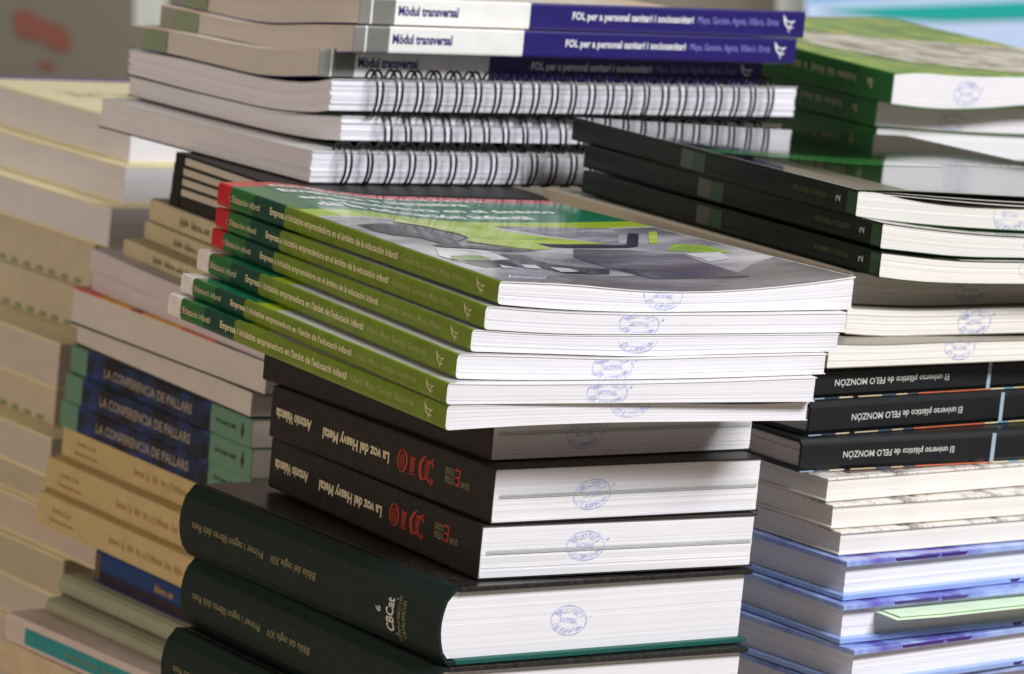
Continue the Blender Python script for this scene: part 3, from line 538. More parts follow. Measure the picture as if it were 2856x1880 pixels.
VB = blotch('black_matt_cover', [(28, 25, 23), (37, 33, 30), (54, 49, 45)], 260, 330, 0.44, 0.3, 7, 0.28, 0.80); VW = flat('cover_inside_white', (214, 212, 206), 0.6, 0.3, 0.05)
def metal_book(key, label, show=True):
    b = Book(key, 'paperback_book', label, 'book', 'black paperbacks in the middle pile', tu=(0, 0))
    b.paperback(VB, VB, VB, PW, tc=0.0006, r=0.0014, edge=0.0012, layer=0.0009, jit=0.00005)
    T, L = b.T, b.Y
    b.spine_lip = b.spine_prof([(0.0015, 0.0012), (0.0009, 0.0020), (0.0008, T * 0.5), (0.0009, T - 0.0020), (0.0015, T - 0.0012)], VW, name='spine_lining', thick=0.0006, nq=2, q0=0.0002, q1=L - 0.0002)
    for zc in (T * 0.47, T * 0.50, T * 0.525): b.rect('plate_section', 'F', 0.004, b.X - 0.002, zc - 0.00022, zc + 0.00012, flat('plate_grey', (176, 184, 182), 0.6, 0.3, 0.1), off=0.0001)
    if not show: return b
    b.text('spine_author', 'L', 'Antonio Valencia', 0.026 * L, 0.195 * L, T * 0.39, T * 0.61, INK_BONE, 0.04, 180)
    b.text('spine_title', 'L', 'La voz del Heavy Metal', 0.252 * L, 0.557 * L, T * 0.36, T * 0.64, INK_BONE, 0.035, 180)
    b.put('logo', 'L', DIO, 0.592 * L, 0.750 * L, T * 0.27, T * 0.78, INK_RED, 180)
    b.text('publisher_name', 'L', 'QUAR', 0.868 * L, 0.905 * L, T * 0.44, T * 0.57, INK_GOLD, 0.0, 180); b.text('publisher_name', 'L', 'NTENA', 0.80 * L, 0.838 * L, T * 0.44, T * 0.57, INK_GOLD, 0.0, 180)
    b.text('publisher_initial', 'L', 'E', 0.842 * L, 0.864 * L, T * 0.44, T * 0.74, INK_RED, 0.0, 180); b.text('publisher_name', 'L', 'DICIONES', 0.80 * L, 0.838 * L, T * 0.60, T * 0.72, INK_GOLD, 0.0, 180)
    return b
v1 = metal_book('A7', 'black paperback in the shadow under the green textbooks', False); v2 = metal_book('A8', 'black paperback with red gothic logo, the middle one of three'); v3 = metal_book('A9', 'black paperback with red gothic logo, resting on the dark green hardcover')
v1.stamp(0.0527, 0.0109, ang=2, wd=0.0205); v2.stamp(0.0555, 0.0118, ang=6, wd=0.0205); v3.stamp(0.0574, 0.0136, ang=-2, wd=0.0205)
BS = blotch('dark_green_cloth', [(13, 26, 23), (18, 35, 30), (30, 49, 42)], 420, 420, 0.58, 0.28, 6, 0.28, 0.78); BSE = flat('green_board', (22, 84, 74), 0.5, 0.4, 0.1)
BT = blotch('dark_speckled_jacket', [(24, 22, 22), (46, 42, 40), (96, 92, 88)], 260, 260, 0.3, 0.5, 8, 0.42, 0.78)
def bible(key, label):
    b = Book(key, 'hardcover_book', label, 'book', 'dark green hardcovers under the middle pile', bu=(-0.008, -0.006), tu=(-0.008, -0.006))
    b.hardcover(BS, BT, BSE, PW, bt=0.0026, over=0.0028, bulge=0.0055, layer=0.0011, jit=0.00003)
    T, L = b.T, b.Y
    b.text('spine_title', 'L', 'Biblia del segle XIV', 0.375 * L, 0.55 * L, T * 0.44, T * 0.585, INK_GOLD, 0.0, 180)
    b.text('spine_title', 'L', 'Primer i segon llibres dels Reis', 0.055 * L, 0.345 * L, T * 0.44, T * 0.585, INK_GOLD, 0.0, 180)
    b.text('volume_number', 'L', '6', 0.777 * L, 0.796 * L, T * 0.40, T * 0.48, INK_SILVER, 0.02, 90)
    b.text('series_name', 'L', 'CBCat', 0.814 * L, 0.843 * L, T * 0.20, T * 0.64, INK_SILVER, 0.03, 90)
    b.rect('series_rule', 'L', 0.848 * L, 0.852 * L, T * 0.19, T * 0.66, INK_SILVER, 1)
    b.text('series_name', 'L', 'CORPUS BIBLICUM', 0.856 * L, 0.866 * L, T * 0.12, T * 0.70, INK_GOLD, 0.0, 90); b.text('series_name', 'L', 'CATALANICUM', 0.872 * L, 0.884 * L, T * 0.18, T * 0.66, INK_GOLD, 0.0, 90)
    return b
h1 = bible('A10', 'thick dark green hardcover with rounded spine, top of its three'); h2 = bible('A11', 'thick dark green hardcover with rounded spine, second from the top of its three'); h3 = bible('A12', 'dark green hardcover cut off by the bottom edge of the picture')
h1.stamp(0.0690, 0.0160, ang=-9, wd=0.0205)

# ------------------------------------------------------------ B: the right pile
BGS = blotch('forest_spine', [(7, 6, 7), (12, 11, 11), (26, 40, 18), (15, 14, 15)], 9, 420, 0.36, 0.22, 5, 0.32, 0.7, 0.0)
BGC = flat('forest_cover', (13, 16, 11), 0.07, 0.5, 0.4, 0.25, scale=20); BGE = flat('forest_back', (40, 70, 36), 0.3, 0.5, 0.1)
def forest(key, label, bx, tx, ptop=None, tw=None):
    b = Book(key, 'paperback_book', label, 'book', 'black and green paperbacks on the right pile', bx=bx, tx=tx, tw=tw, X=0.225, Xn=0.2, bu=(0, -0.001), tu=(0, -0.001))
    b.paperback(BGS, BGC, BGE, PW2, tc=0.0004, layer=0.0012, jit=0.00006, ptop=ptop); T, L = b.T, b.Y
    b.text('spine_series', 'L', 'RECERCA I TERRITORI', 0.80 * L, 0.905 * L, T * 0.42, T * 0.62, INK_OLIVE, 0.0, 180)
    b.text('volume_number', 'L', '2', 0.936 * L, 0.950 * L, T * 0.40, T * 0.66, INK_SILVER, 0.01, 90)
    gm = flat('green_spine_end', (26, 70, 30), 0.25, 0.5, 0.15, 0.4); b.rect('spine_band', 'L', 0.972 * L, 0.9995 * L, 0.0012, T - 0.0012, gm, 2)
    b.rect('spine_band', 'L', 0.415 * L, 0.455 * L, 0.0016, T - 0.0016, flat('grey_spine_band', (72, 72, 62), 0.3), 2); b.rect('spine_band', 'L', 0.455 * L, 0.50 * L, 0.0016, T - 0.0016, flat('dull_green_band', (34, 62, 34), 0.3), 2)
    return b
pt = curve([(0, 0), (0.012, -0.6), (0.028, -2.8), (0.055, -4.6), (0.105, -4.4), (0.2, -2.5)])
f1 = forest('B1', 'glossy dark paperback with a green stripe, top of the right pile', [(0, -.4), (.08, -1.9), (.29, -4.4), (.54, -5.6), (1, -6)], [(0, 0), (.1, .4), (.27, .1), (.52, -.7), (1.12, -1.5)], lambda p, q, t: float(pt(p)) * max(0, t - 0.55) / 0.45, tw=[(0, -.6), (.2, -1.2), (.5, -2.2), (1.12, -3.2)])
f2 = forest('B2', 'dark green and black paperback, second in the right pile', [(0, -.1), (.1, -1.5), (.21, -3.1), (.46, -3.5), (1, -3)], [(0, 0), (.1, -1.9), (.29, -4.5), (.54, -5.7), (1, -6.1)])
f3 = forest('B3', 'dark green and black paperback, third in the right pile above the shaded book', [(0, 0), (.11, -1.9), (.25, -2.6), (.45, -2.5), (1, -2.2)], [(0, 0), (.1, -1.6), (.21, -3.2), (.46, -3.6), (1, -3.1)])
for k, (za, zb, zc) in enumerate(((0.0112, 0.0098, 0.0106), (0.0122, 0.0112, 0.0118))):   # loose leaves under the lifted cover
    lc = curve([(0, za * 1000 - 0.2), (0.03, za * 1000 - 1.0), (0.09, zb * 1000 - 0.8), (0.2, zc * 1000 - 0.2)])
    f1.slab('loose_leaf', 0.004, f1.X - 0.002, 0.0008, f1.Y - 0.001, 0, 0.00012, PW2, zf=lambda p, q, lc=lc: float(lc(p)))
gst = flat('cover_green_stripe', (58, 150, 70), 0.1, 0.5, 0.2, 0.8, scale=40)
f1.poly('cover_stripe', 'T', [(0.0027, 0.1505), (0.0568, 0.141), (0.1059, 0.1392), (0.1426, 0.1196), (0.0735, 0.1068), (0.033, 0.1192), (0.0031, 0.1325)], gst)
f1.rect('cover_edge_print', 'T', 0.002, 0.222, 0.0006, 0.0030, flat('cover_edge_green', (70, 140, 60), 0.15), 12)
f1.put('cover_lettering', 'T', scribble([9, 8], 5), 0.150, 0.205, 0.128, 0.146, INK_WHITE)
f1.poly('worn_edge', 'T', [(0.0011, 0.001), (0.0018, 0.001), (0.0018, 0.274), (0.0011, 0.274)], flat('worn_white', (170, 172, 170), 0.5), 0.0001)
f1.stamp(0.0948, 0.0030, mat=INK_PALEBLUE, zmax=0.0075); f2.stamp(0.0990, 0.0031, mat=INK_PALEBLUE); f3.stamp(0.0960, 0.0057, mat=INK_PALEBLUE)
GS = flat('grey_beige_spine', (176, 166, 146), 0.5, 0.4, 0.06); GCV = flat('grey_beige_cover', (150, 144, 130), 0.4, 0.4, 0.06)
def plain(key, label, **k):
    b = Book(key, 'paperback_book', label, 'book', 'plain white-edged paperbacks in the right pile', X=0.2, Xn=0.2, **k); return b.paperback(GS, GCV, GCV, PW2, tc=0.0004, layer=0.0009, jit=0.0001)
p4 = plain('B4', 'beige-spined paperback in the shadow of the dark green books', bx=[(0, .5), (.19, -.7), (.54, .6), (1, .5)], tx=[(0, 0), (.11, -1.9), (.25, -2.7), (.45, -2.6), (1, -2.3)])
p5 = plain('B5', 'white-edged paperback, second of three above the black hardcovers', bx=[(0, 0), (.09, -1.2), (.31, -.9), (.57, -.1), (1, .4)], tx=[(0, .3), (.19, -.9), (.54, .4), (1, .3)])
p6 = plain('B6', 'white-edged paperback lying directly on the black hardcovers', bx=[(0, .1), (1, .3)], tx=[(0, -.2), (.15, -1.3), (.4, -1.2), (.67, -1.6), (1, -1.6)])
p4.stamp(0.0774, 0.0076, ang=2); p5.stamp(0.0811, 0.0058, ang=2); p6.stamp(0.0891, 0.0083, ang=-2)
FEK = flat('black_art_cover', (30, 31, 34), 0.34, 0.45, 0.15, scale=50, bump=0.05)
FEL = bands('cover_edge_colours', [(0, (150, 170, 190)), (0.04, (60, 70, 90)), (0.09, (214, 196, 160)), (0.14, (30, 30, 34)), (0.16, (206, 190, 150)), (0.24, (70, 92, 112)), (0.29, (206, 186, 150)), (0.33, (70, 80, 100)), (0.37, (206, 110, 70)), (0.63, (226, 214, 170)), (0.68, (110, 170, 190)), (0.72, (226, 206, 140))], 0.20, 0, 0.4)
def felo(key, label, a0, a1, sx):
    b = Book(key, 'hardcover_book', label, 'book', 'black art hardcovers in the right pile', spine='F')
    b.hardcover(FEK, FEK, FEK, PG, bt=0.0022, over=0.003, layer=0.0016, jit=0.0003); T = b.T
    b.text('spine_title', 'F', 'El universo plástico de FELO MONZÓN', a0, a1, T * 0.35, T * 0.66, INK_SILVER, 0.008, 180)
    b.rect('spine_rule', 'F', sx, sx + 0.0026, 0.0008, T - 0.0008, flat('pale_blue_rule', (160, 178, 190), 0.4), 1, 0.0001)
    b.rect('cover_edge', 'F', 0.0, b.X, 0.0004, 0.0010, FEL, 20, 0.0001); return b
k7 = felo('B7', 'black art hardcover, top of three, half hidden by green textbook corner', 0.0149, 0.0952, 0.1232); k8 = felo('B8', 'black art hardcover with upside-down title, middle one of three', 0.0289, 0.1085, 0.1365); k9 = felo('B9', 'black art hardcover with upside-down title, lying on the comics', 0.0266, 0.0992, 0.1242)
CMT = blotch('comic_cover', [(56, 52, 52), (110, 104, 100), (180, 174, 168), (226, 220, 212)], 70, 40, 0.3, 0.5, 9, 0.36, 0.50, 0.2, 0.8); CMW = flat('comic_board', (226, 218, 206), 0.5, 0.4, 0.08); CMP = blotch('comic_picture', [(60, 46, 52), (120, 96, 100), (150, 120, 90), (90, 84, 96)], 14, 14, 0.2, 0.5, 4)
def comic(key, label, pic=False):
    b = Book(key, 'hardcover_book', label, 'book', 'white hardcover comics in the right pile', spine='R')
    return b.hardcover(CMW, CMT, CMW, PW2, bt=0.0014, over=0.0009, layer=0.0011, jit=0.00004)
c1 = comic('B10', 'thin white hardcover with black speckled edge, topmost of three below the black books'); comic('B11', 'thin white hardcover with black speckled edge, between two alike'); comic('B12', 'thin white hardcover with black speckled edge, lying on the blue hardcovers')
c1.poly('cover_picture', 'T', [(0.02, 0.006), (0.198, 0.006), (0.198, 0.2), (0.02, 0.2)], CMP, 0.0001)
BLB = flat('blue_board', (148, 172, 222), 0.24, 0.5, 0.14, 0.4, scale=25); BLT = blotch('blue_purple_board', [(66, 50, 138), (96, 86, 176), (134, 150, 214), (160, 180, 226)], 18, 18, 0.22, 0.5, 4, 0.34, 0.6, 0.4)
BLD = flat('purple_spot', (66, 46, 110), 0.24, 0.5, 0.1, 0.4)
def blue(key, label):
    b = Book(key, 'hardcover_book', label, 'book', 'blue hardcovers at the foot of the right pile', spine='R')
    b.hardcover(BLB, BLT, BLB, PN, bt=0.0028, over=0.0038, layer=0.0012, jit=0.00007)
    for a0, a1, t in ((0.034, 0.062, 1), (0.066, 0.082, 1), (0.118, 0.123, 0)):
        z0, z1 = (b.T - 0.0022, b.T - 0.0006) if t else (0.0006, 0.0022)
        V = np.array([(a0, z0), (a1, z0), (a1 + 0.002, z1), (a0 - 0.001, z1)]); mk('board_spot', np.stack([V[:, 0], np.full(4, -0.0001), V[:, 1]], 1), [(0, 1, 2, 3)], BLD, b.o, V)
    return b
u1 = blue('B13', 'thick blue hardcover directly under the white comics'); u2 = blue('B14', 'thick blue hardcover with a pale green slip between its pages'); u3 = blue('B15', 'thick blue hardcover below the one with the green slip'); blue('B16', 'blue hardcover only partly seen at the bottom edge of the picture')
blue('B17', 'blue hardcover out of sight, second from the table'); blue('B18', 'blue hardcover out of sight, lying on the table')
# pale green slip sticking out of the blue book
sl = bpy.data.objects.new('paper_slip', None); C.objects.link(sl); sl.location = u2.o.location; sl.rotation_euler = u2.o.rotation_euler; tag(sl, 'pale green folded paper slip sticking out of a blue hardcover', 'paper slip')
SLM = flat('pale_green_paper', (214, 234, 204), 0.7, 0.3, 0.05)
for k in range(2):
    V = []; F = []; uv = []; n = 16; m = 6; z0 = 0.0132 + 0.0006 * k
    for lay in (0, 1):
        for i in range(n + 1):
            for j in range(m + 1):
                x = 0.0245 + 0.004 * k + 0.15 * i / n; v = j / m; y = 0.0037 - 0.0175 * v * (1 - 0.12 * k) * (0.86 + 0.14 * min(1, i / 3))
                V.append((x, y, z0 - (0.0004 - 0.0003 * k) * v ** 2 + 0.0006 * math.sin(i / n * 2.2) * v + lay * 0.00022)); uv.append((x, y))
    I = lambda l, i, j: l * (n+1) * (m+1) + i * (m+1) + j
    for i in range(n):
        for j in range(m): F += [(I(1,i,j), I(1,i+1,j), I(1,i+1,j+1), I(1,i,j+1)), (I(0,i,j), I(0,i,j+1), I(0,i+1,j+1), I(0,i+1,j))]
        F += [(I(0,i,m), I(1,i,m), I(1,i+1,m), I(0,i+1,m)), (I(0,i,0), I(0,i+1,0), I(1,i+1,0), I(1,i,0))]
    for j in range(m): F += [(I(0,0,j), I(1,0,j), I(1,0,j+1), I(0,0,j+1)), (I(0,n,j), I(0,n,j+1), I(1,n,j+1), I(1,n,j))]
    mk('sheet', V, F, SLM, sl, uv)

# ------------------------------------------------------------ N: green books behind the right pile
NS = flat('meadow_spine', (34, 118, 44), 0.35, 0.5, 0.12, 0.3, scale=30)
NCV = blotch('meadow_cover', [(46, 84, 30), (86, 150, 36), (150, 186, 44), (214, 196, 50)], 34, 26, 0.25, 0.5, 8, 0.30, 0.68, 0.3, 0.7)
def meadow(key, label, **k):
    b = Book(key, 'paperback_book', label, 'book', 'green paperbacks behind the right pile', **k); b.paperback(NS, NCV, NS, PW, layer=0.0012)
    b.put('spine_lettering', 'L', scribble([5, 2, 4, 1, 6], 11), 0.55 * b.Y, 0.86 * b.Y, b.T * 0.40, b.T * 0.66, INK_CREAM, 180); b.put('spine_lettering', 'L', scribble([1], 4), 0.90 * b.Y, 0.925 * b.Y, b.T * 0.36, b.T * 0.66, INK_CREAM, 180); return b
n1 = meadow('N1', 'green-spined paperback with flowering meadow cover, top right', bx=[(0, 0), (.16, -1.8), (.35, -.5), (.53, 2.6), (1, 5)], tx=[(0, 0), (.08, 1.6), (.27, 1.1), (.52, 2.5), (1, 5.5)], bu=(0, .02), tu=(0, .03))
n2 = meadow('N2', 'green-spined paperback in shade under the flowering meadow book', bx=[(0, .4), (.16, -.4), (1, 0)], tx=[(0, 0), (.16, -1.9), (.35, -1.2), (.53, .4), (1, 3)], tu=(0, .02))
n1.stamp(0.0556, 0.0082, wd=0.0192); n2.stamp(0.0557, 0.0048, wd=0.0192)
stones = blotch('meadow_stones', [(120, 120, 106), (206, 202, 188), (246, 242, 230)], 44, 30, 0.25, 0.5, 8, 0.36, 0.6, 0.3); gr = blotch('meadow_grass', [(50, 120, 24), (104, 180, 36), (206, 200, 40)], 40, 18, 0.25, 0.5, 6, 0.36, 0.64, 0.3)
n1.poly('cover_picture', 'T', [(0.002, 0.140), (0.050, 0.05), (0.10, 0.012), (0.188, 0.012), (0.188, 0.12), (0.12, 0.15), (0.04, 0.205), (0.002, 0.225)], stones, 0.0001)
n1.poly('cover_picture', 'T', [(0.002, 0.235), (0.05, 0.205), (0.12, 0.15), (0.188, 0.12), (0.188, 0.2), (0.1, 0.25), (0.002, 0.258)], gr, 0.0001)
zz = FIT['N2'][2]
for i in range(9):
    t = 0.0172 if i == 0 else (0.4627 + FIT['N2'][2] - 0.0172) / 8; zz -= t; FIT['N%d' % (i + 3)] = (0.2031 + 0.004 * math.sin(i * 2.1), 2.118 + 0.004 * math.cos(i * 1.7), zz, 30.2 + 1.4 * math.sin(i * 3.3), t, 0.19, 0.26)
    b = Book('N%d' % (i + 3), 'paperback_book', 'white-edged green paperback, third in its pile behind the glossy dark book' if i == 0 else 'green-spined paperback hidden low in the pile behind the right pile', 'book', 'green paperbacks behind the right pile')
    b.paperback(NS, NS, NS, PW, layer=0.0016)

# ------------------------------------------------------------ C: wire notebooks and purple books behind
PUR = (38, 28, 102)
MTS = bands('spine_purple', [(0, (128, 126, 120)), (0.021, (226, 224, 218)), (0.025, (118, 117, 112)), (0.074, (236, 234, 230)), (0.361, PUR)], 0.305, 0, 0.35, 0.5, 0.2, 0.05)
MTC = blotch('cover_white_orange', [(236, 226, 214), (228, 214, 196), (230, 140, 80)], 8, 8, 0.35, 0.5, 2, 0.45, 0.7)
MTB = flat('cover_purple_back', (70, 62, 140), 0.35, 0.5, 0.06)
def mod_book(key, label, **k):
    b = Book(key, 'textbook', label, 'book', 'purple textbooks on the wire notebooks', spine='F', X=FIT[key][6], Y=FIT[key][5], **k)
    b.paperback(MTS, MTC, MTB, PG, layer=0.0012, jit=0.0001); T, X = b.T, b.X; b.pin = b.ins
    b.text('spine_level', 'F', 'Mòdul transversal', 0.081 * X, 0.208 * X, T * 0.34, T * 0.72, INK_NAVY, 0.035)
    b.text('spine_title', 'F', 'FOL per a personal sanitari i sociosanitari', 0.4577 * X, 0.734 * X, T * 0.32, T * 0.70, INK_WHITE, 0.02)
    b.text('spine_authors', 'F', '· Maya, Garzón, Agnès, Villaró, Ortiz', 0.738 * X, 0.936 * X, T * 0.34, T * 0.68, INK_LAV, -0.004)
    b.put('publisher_mark', 'F', BIRD, 0.947 * X, 0.976 * X, T * 0.18, T * 0.84, INK_WHITE)
    b.rect('page_edge_tint', 'L', 0.001, 0.016, 0.0006, T - 0.0006, flat('edge_grey', (158, 158, 150), 0.7, 0.3), 3, 0.0003); b.rect('page_edge_tint', 'L', 0.016, 0.045, 0.0006, T - 0.0006, flat('edge_green', (142, 158, 132), 0.7, 0.3), 4, 0.0003)
    return b
Y2 = [(0, 0), (.04, -4.2), (.1, -11), (.165, -12.2), (.215, -12.3)]; Y3 = [(0, 0), (.046, -6), (.092, -8.4), (.141, -9), (.213, -11.4)]; Y4 = [(0, 0), (.01, -2.4), (.06, -8), (.106, -8.6), (.162, -8.8), (.222, -11)]; Y5 = [(0, -.8), (.01, -2), (.05, -6), (.107, -7.4), (.222, -7.4)]; Y6 = [(0, -.4), (.09, -1.3), (.222, -1.2)]
mod_book('C1', 'purple and white textbook at the very top of the notebook pile', by=Y2, ty=Y2, bu=(.014, 0), tu=(.018, 0))
mod_book('C2', 'purple and white textbook, second from the top of the notebook pile', by=Y3, ty=[(a, v + .2) for a, v in Y2], bu=(.013, 0), tu=(.014, 0))
mod_book('C3', 'purple and white textbook half hidden behind black wire loops', by=[(a, min(v, -1.0) + .6) for a, v in Y4], ty=Y3, bu=(.013, 0), tu=(.013, 0), shift=0.012)
WIRE = flat('black_wire', (14, 14, 16), 0.26, 0.6, 0.1); NCL = flat('clear_grey_sheet', (222, 222, 220), 0.25, 0.5, 0.04, 0.3); NBK = flat('black_card', (26, 25, 26), 0.5, 0.4, 0.1)
def notebook(key, label, x0, dz0, dz1, bx, by, tx, ty, pf0, phase, n, shift=0.0):
    b = Book(key, 'wire_notebook', label, 'notebook', 'wire-bound notebooks', spine='B', X=FIT[key][6], Y=FIT[key][5], bu=bx, tu=tx, by=by, ty=ty, shift=shift)
    T, X, Y = b.T, b.X, b.Y; b.tc = 0.0005; b.ins = 0.0006
    b.slab('front_cover', 0, Y, 0, X, T - 0.0004, T, NCL); b.slab('back_cover', 0, Y + 0.001, 0, X, 0, 0.0008, NBK)
    zf = curve(pf0); b.pages(0.001, Y - 0.0006, 0.0006, X - 0.0006, 0.0009, T - 0.0005, PN, 0.0013, 0.00035, zf=lambda p, q, t: float(zf(Y - p)) * (1 - t))
    r0, ns, tr = b.rand, 22, 0.00082
    for i in range(n):
        V = []; F = []; xc = x0 + (X - 2 * x0) * (i + phase) / n
        for d in (-0.0018, 0.0018):
            o = len(V); zc = T / 2 + (dz1 - dz0) / 2; rz = (T + dz0 + dz1) / 2; ry = 0.0072
            wob = r0.gauss(0, 0.00025); tl = r0.gauss(0, 0.0002)
            for k in range(ns):
                a = 2 * math.pi * k / ns; cy = -0.0008 + ry * math.cos(a); cz = zc + rz * math.sin(a); xs = xc + d + wob + d * 0.15 * math.sin(a) + tl * math.sin(a)
                ca, sa = math.cos(a), math.sin(a)
                for j in range(6):
                    g = 2 * math.pi * j / 6; V.append((xs + tr * math.sin(g), cy + tr * math.cos(g) * ca, cz + tr * math.cos(g) * sa))
            for k in range(ns):
                for j in range(6): F.append((o + k*6 + j, o + k*6 + (j+1) % 6, o + ((k+1) % ns)*6 + (j+1) % 6, o + ((k+1) % ns)*6 + j))
        Vn = np.array(V); xx = np.full(len(Vn), xc); z = Vn[:, 2]; Vn[:, 2] = z + b.lo(xx, 0 * xx) * (1 - z / T) + b.hi(xx, 0 * xx) * (z / T)
        mk('wire_loop', Vn, F, WIRE, b.o, [(0, 0)] * len(Vn), smooth=True)
    return b
notebook('C4', 'topmost wire-bound notebook, directly below the purple textbooks', 0.020, 0.0006, 0.0050, (.012, 0), [(a, v + .3) for a, v in Y5], (.014, 0), Y4, [(0, 1.0), (.012, 0), (.2, 0)], 0.5, 22)
notebook('C5', 'middle wire-bound notebook with its right end behind the glossy book', 0.018, 0.0068, 0.0010, (0, 0), [(a, v + .2) for a, v in Y6], (.004, 0), Y5, [(0, 3.2), (.02, 1.5), (.06, 0), (.2, 0)], 0.62, 21, -0.004)
notebook('C6', 'lowest wire-bound notebook, just behind the top green textbook', 0.012, 0.0002, 0.0052, (0, 0), [(0, 0), (.22, 0)], (0, 0), [(0, -.6), (.09, -1.5), (.222, -1.4)], [(0, 0), (.2, 0)], 0.5, 21, 0.006)

# ------------------------------------------------------------ D to L: the blurred pile on the left
BK = flat('thin_black_cover', (28, 26, 25), 0.5, 0.4, 0.1)
for i in range(5):
    b = Book('D%d' % (i + 1), 'thin_booklet', ['topmost thin black booklet, under the wire notebooks', 'second thin black booklet from the wire notebooks', 'middle one of five thin black booklets', 'fourth thin black booklet down from the notebooks', 'lowest thin black booklet, on the beige books'][i], 'booklet', 'thin black booklets under the notebooks', spine='R')
    b.paperback(BK, BK, BK, PC if i < 4 else paper('dark_edge_paper', (60, 54, 48)), tc=0.0016, edge=0.0004, layer=0.001)
    b.pin = 0.0; b.rect('edge_band', 'L', 0.0008, 0.012, 0.0006, b.T - 0.0006, BK, 2, 0.0002)
EB = flat('beige_spine', (206, 194, 158), 0.6, 0.3, 0.08)
for i in range(3):
    b = Book('E%d' % (i + 1), 'paperback_book', ['beige-spined book under the black booklets', 'beige-spined book, the middle of three', 'lowest of three beige-spined books'][i], 'book', 'beige-spined books in the left pile')
    b.paperback(EB, EB, EB, PC, r=0.002); b.put('spine_lettering', 'L', scribble([3, 6, 2], 20), 0.045, 0.10, b.T * 0.34, b.T * 0.70, INK_BLACK)
FW = flat('lilac_cover', (214, 206, 214), 0.5, 0.4, 0.05)
for i in range(2):
    b = Book('F%d' % (i + 1), 'paperback_book', ['pale lilac paperback with soft page edges under the beige books', 'pale lilac paperback lying on the orange-edged books'][i], 'book', 'pale lilac paperbacks in the left pile', spine='R', **(dict(ty=[(0, 0), (.15, 0), (.23, 1.0)]) if i == 0 else {}))
    b.paperback(FW, FW, FW, paper('lilac_paper', (222, 212, 216)), layer=0.0012)
GC = bands('orange_cover', [(0, (70, 60, 60)), (0.25, (206, 90, 50)), (0.42, (222, 160, 40)), (0.62, (150, 70, 60)), (0.68, (222, 160, 40)), (0.85, (214, 80, 60))], 0.22, 1, 0.4); GCB = flat('dark_cover', (50, 46, 44), 0.5)
for i in range(2):
    b = Book('G%d' % (i + 1), 'paperback_book', ['cream-edged book with orange and yellow cover edge', 'cream-edged book with dark cover edge, on the blue and mint books'][i], 'book', 'orange-covered books in the left pile', spine='R', **(dict(tu=(0, .012)) if i == 0 else {}))
    b.paperback(GC, GC if i == 0 else bands('dark_red_cover', [(0, (44, 40, 38)), (0.8, (190, 70, 50))], 0.22, 1), GCB, PG, tc=0.0009, layer=0.0013)
MINT = (104, 146, 122)
HM, nt, bb = nodes('mint_blue_spine')
tcn = N(nt, 'ShaderNodeTexCoord'); sp = N(nt, 'ShaderNodeSeparateXYZ'); nt.links.new(tcn.outputs['UV'], sp.inputs[0])
nz = N(nt, 'ShaderNodeTexNoise'); nz.inputs['Scale'].default_value = 1; nz.inputs['Detail'].default_value = 5; nt.links.new(uvmap(nt, 45, 90).outputs[0], nz.inputs['Vector'])
rp = N(nt, 'ShaderNodeValToRGB'); rp.color_ramp.elements[0].position = 0.42; rp.color_ramp.elements[0].color = lin((8, 8, 20)); rp.color_ramp.elements[1].position = 0.66; rp.color_ramp.elements[1].color = lin((32, 60, 122)); nt.links.new(nz.outputs['Fac'], rp.inputs[0])
g1_ = N(nt, 'ShaderNodeMath', operation='GREATER_THAN'); g1_.inputs[1].default_value = 0.046; nt.links.new(sp.outputs[0], g1_.inputs[0])
l1_ = N(nt, 'ShaderNodeMath', operation='LESS_THAN'); l1_.inputs[1].default_value = 0.199; nt.links.new(sp.outputs[0], l1_.inputs[0])
ml = N(nt, 'ShaderNodeMath', operation='MULTIPLY'); nt.links.new(g1_.outputs[0], ml.inputs[0]); nt.links.new(l1_.outputs[0], ml.inputs[1])
mxx = N(nt, 'ShaderNodeMix', data_type='RGBA'); mxx.inputs[6].default_value = lin(MINT); nt.links.new(ml.outputs[0], mxx.inputs[0]); nt.links.new(rp.outputs[0], mxx.inputs[7]); nt.links.new(mxx.outputs[2], bb.inputs['Base Color']); bb.inputs['Roughness'].default_value = 0.45
for i in range(3):
    b = Book('H%d' % (i + 1), 'paperback_book', ['blue book with mint green ends, upper of three', 'blue book with mint green ends, middle of three', 'blue book with mint green ends, lying on the tan books'][i], 'book', 'blue and mint books in the left pile')
    b.paperback(HM, flat('mint_cover', MINT, 0.45), flat('mint_cover', MINT), PC); T = b.T
    b.text('spine_title', 'L', 'LA CONFERENCIA DE PALLARS', 0.044, 0.152, T * 0.30, T * 0.66, INK_TAN2, 0.01); b.put('spine_lettering', 'L', scribble([4, 7, 5], 31), 0.180, 0.204, T * 0.44, T * 0.64, INK_BLACK)
    b.poly('publisher_mark', 'L', [(0.2085, T * 0.5), (0.2105, T * 0.2), (0.2125, T * 0.5), (0.2105, T * 0.84)], ink('dark_diamond', (60, 40, 34)))
TAN = flat('tan_spine', (208, 184, 134), 0.6, 0.3, 0.08)
for i in range(3):
    b = Book('I%d' % (i + 1), 'paperback_book', ['tan-spined book under the blue and mint ones', 'tan-spined book, the middle of three', 'lowest tan-spined book, above the blue spine'][i], 'book', 'tan-spined books in the left pile')
    b.paperback(TAN, TAN, TAN, PC); T = b.T; b.put('spine_lettering', 'L', scribble([6], 41), 0.018, 0.040, T * 0.52, T * 0.72, INK_TAN); b.put('spine_lettering', 'L', scribble([8], 42), 0.016, 0.044, T * 0.22, T * 0.40, INK_TAN); b.put('spine_lettering', 'L', scribble([5, 2, 8, 2, 6], 43), 0.085, 0.18, T * 0.36, T * 0.62, INK_TAN)
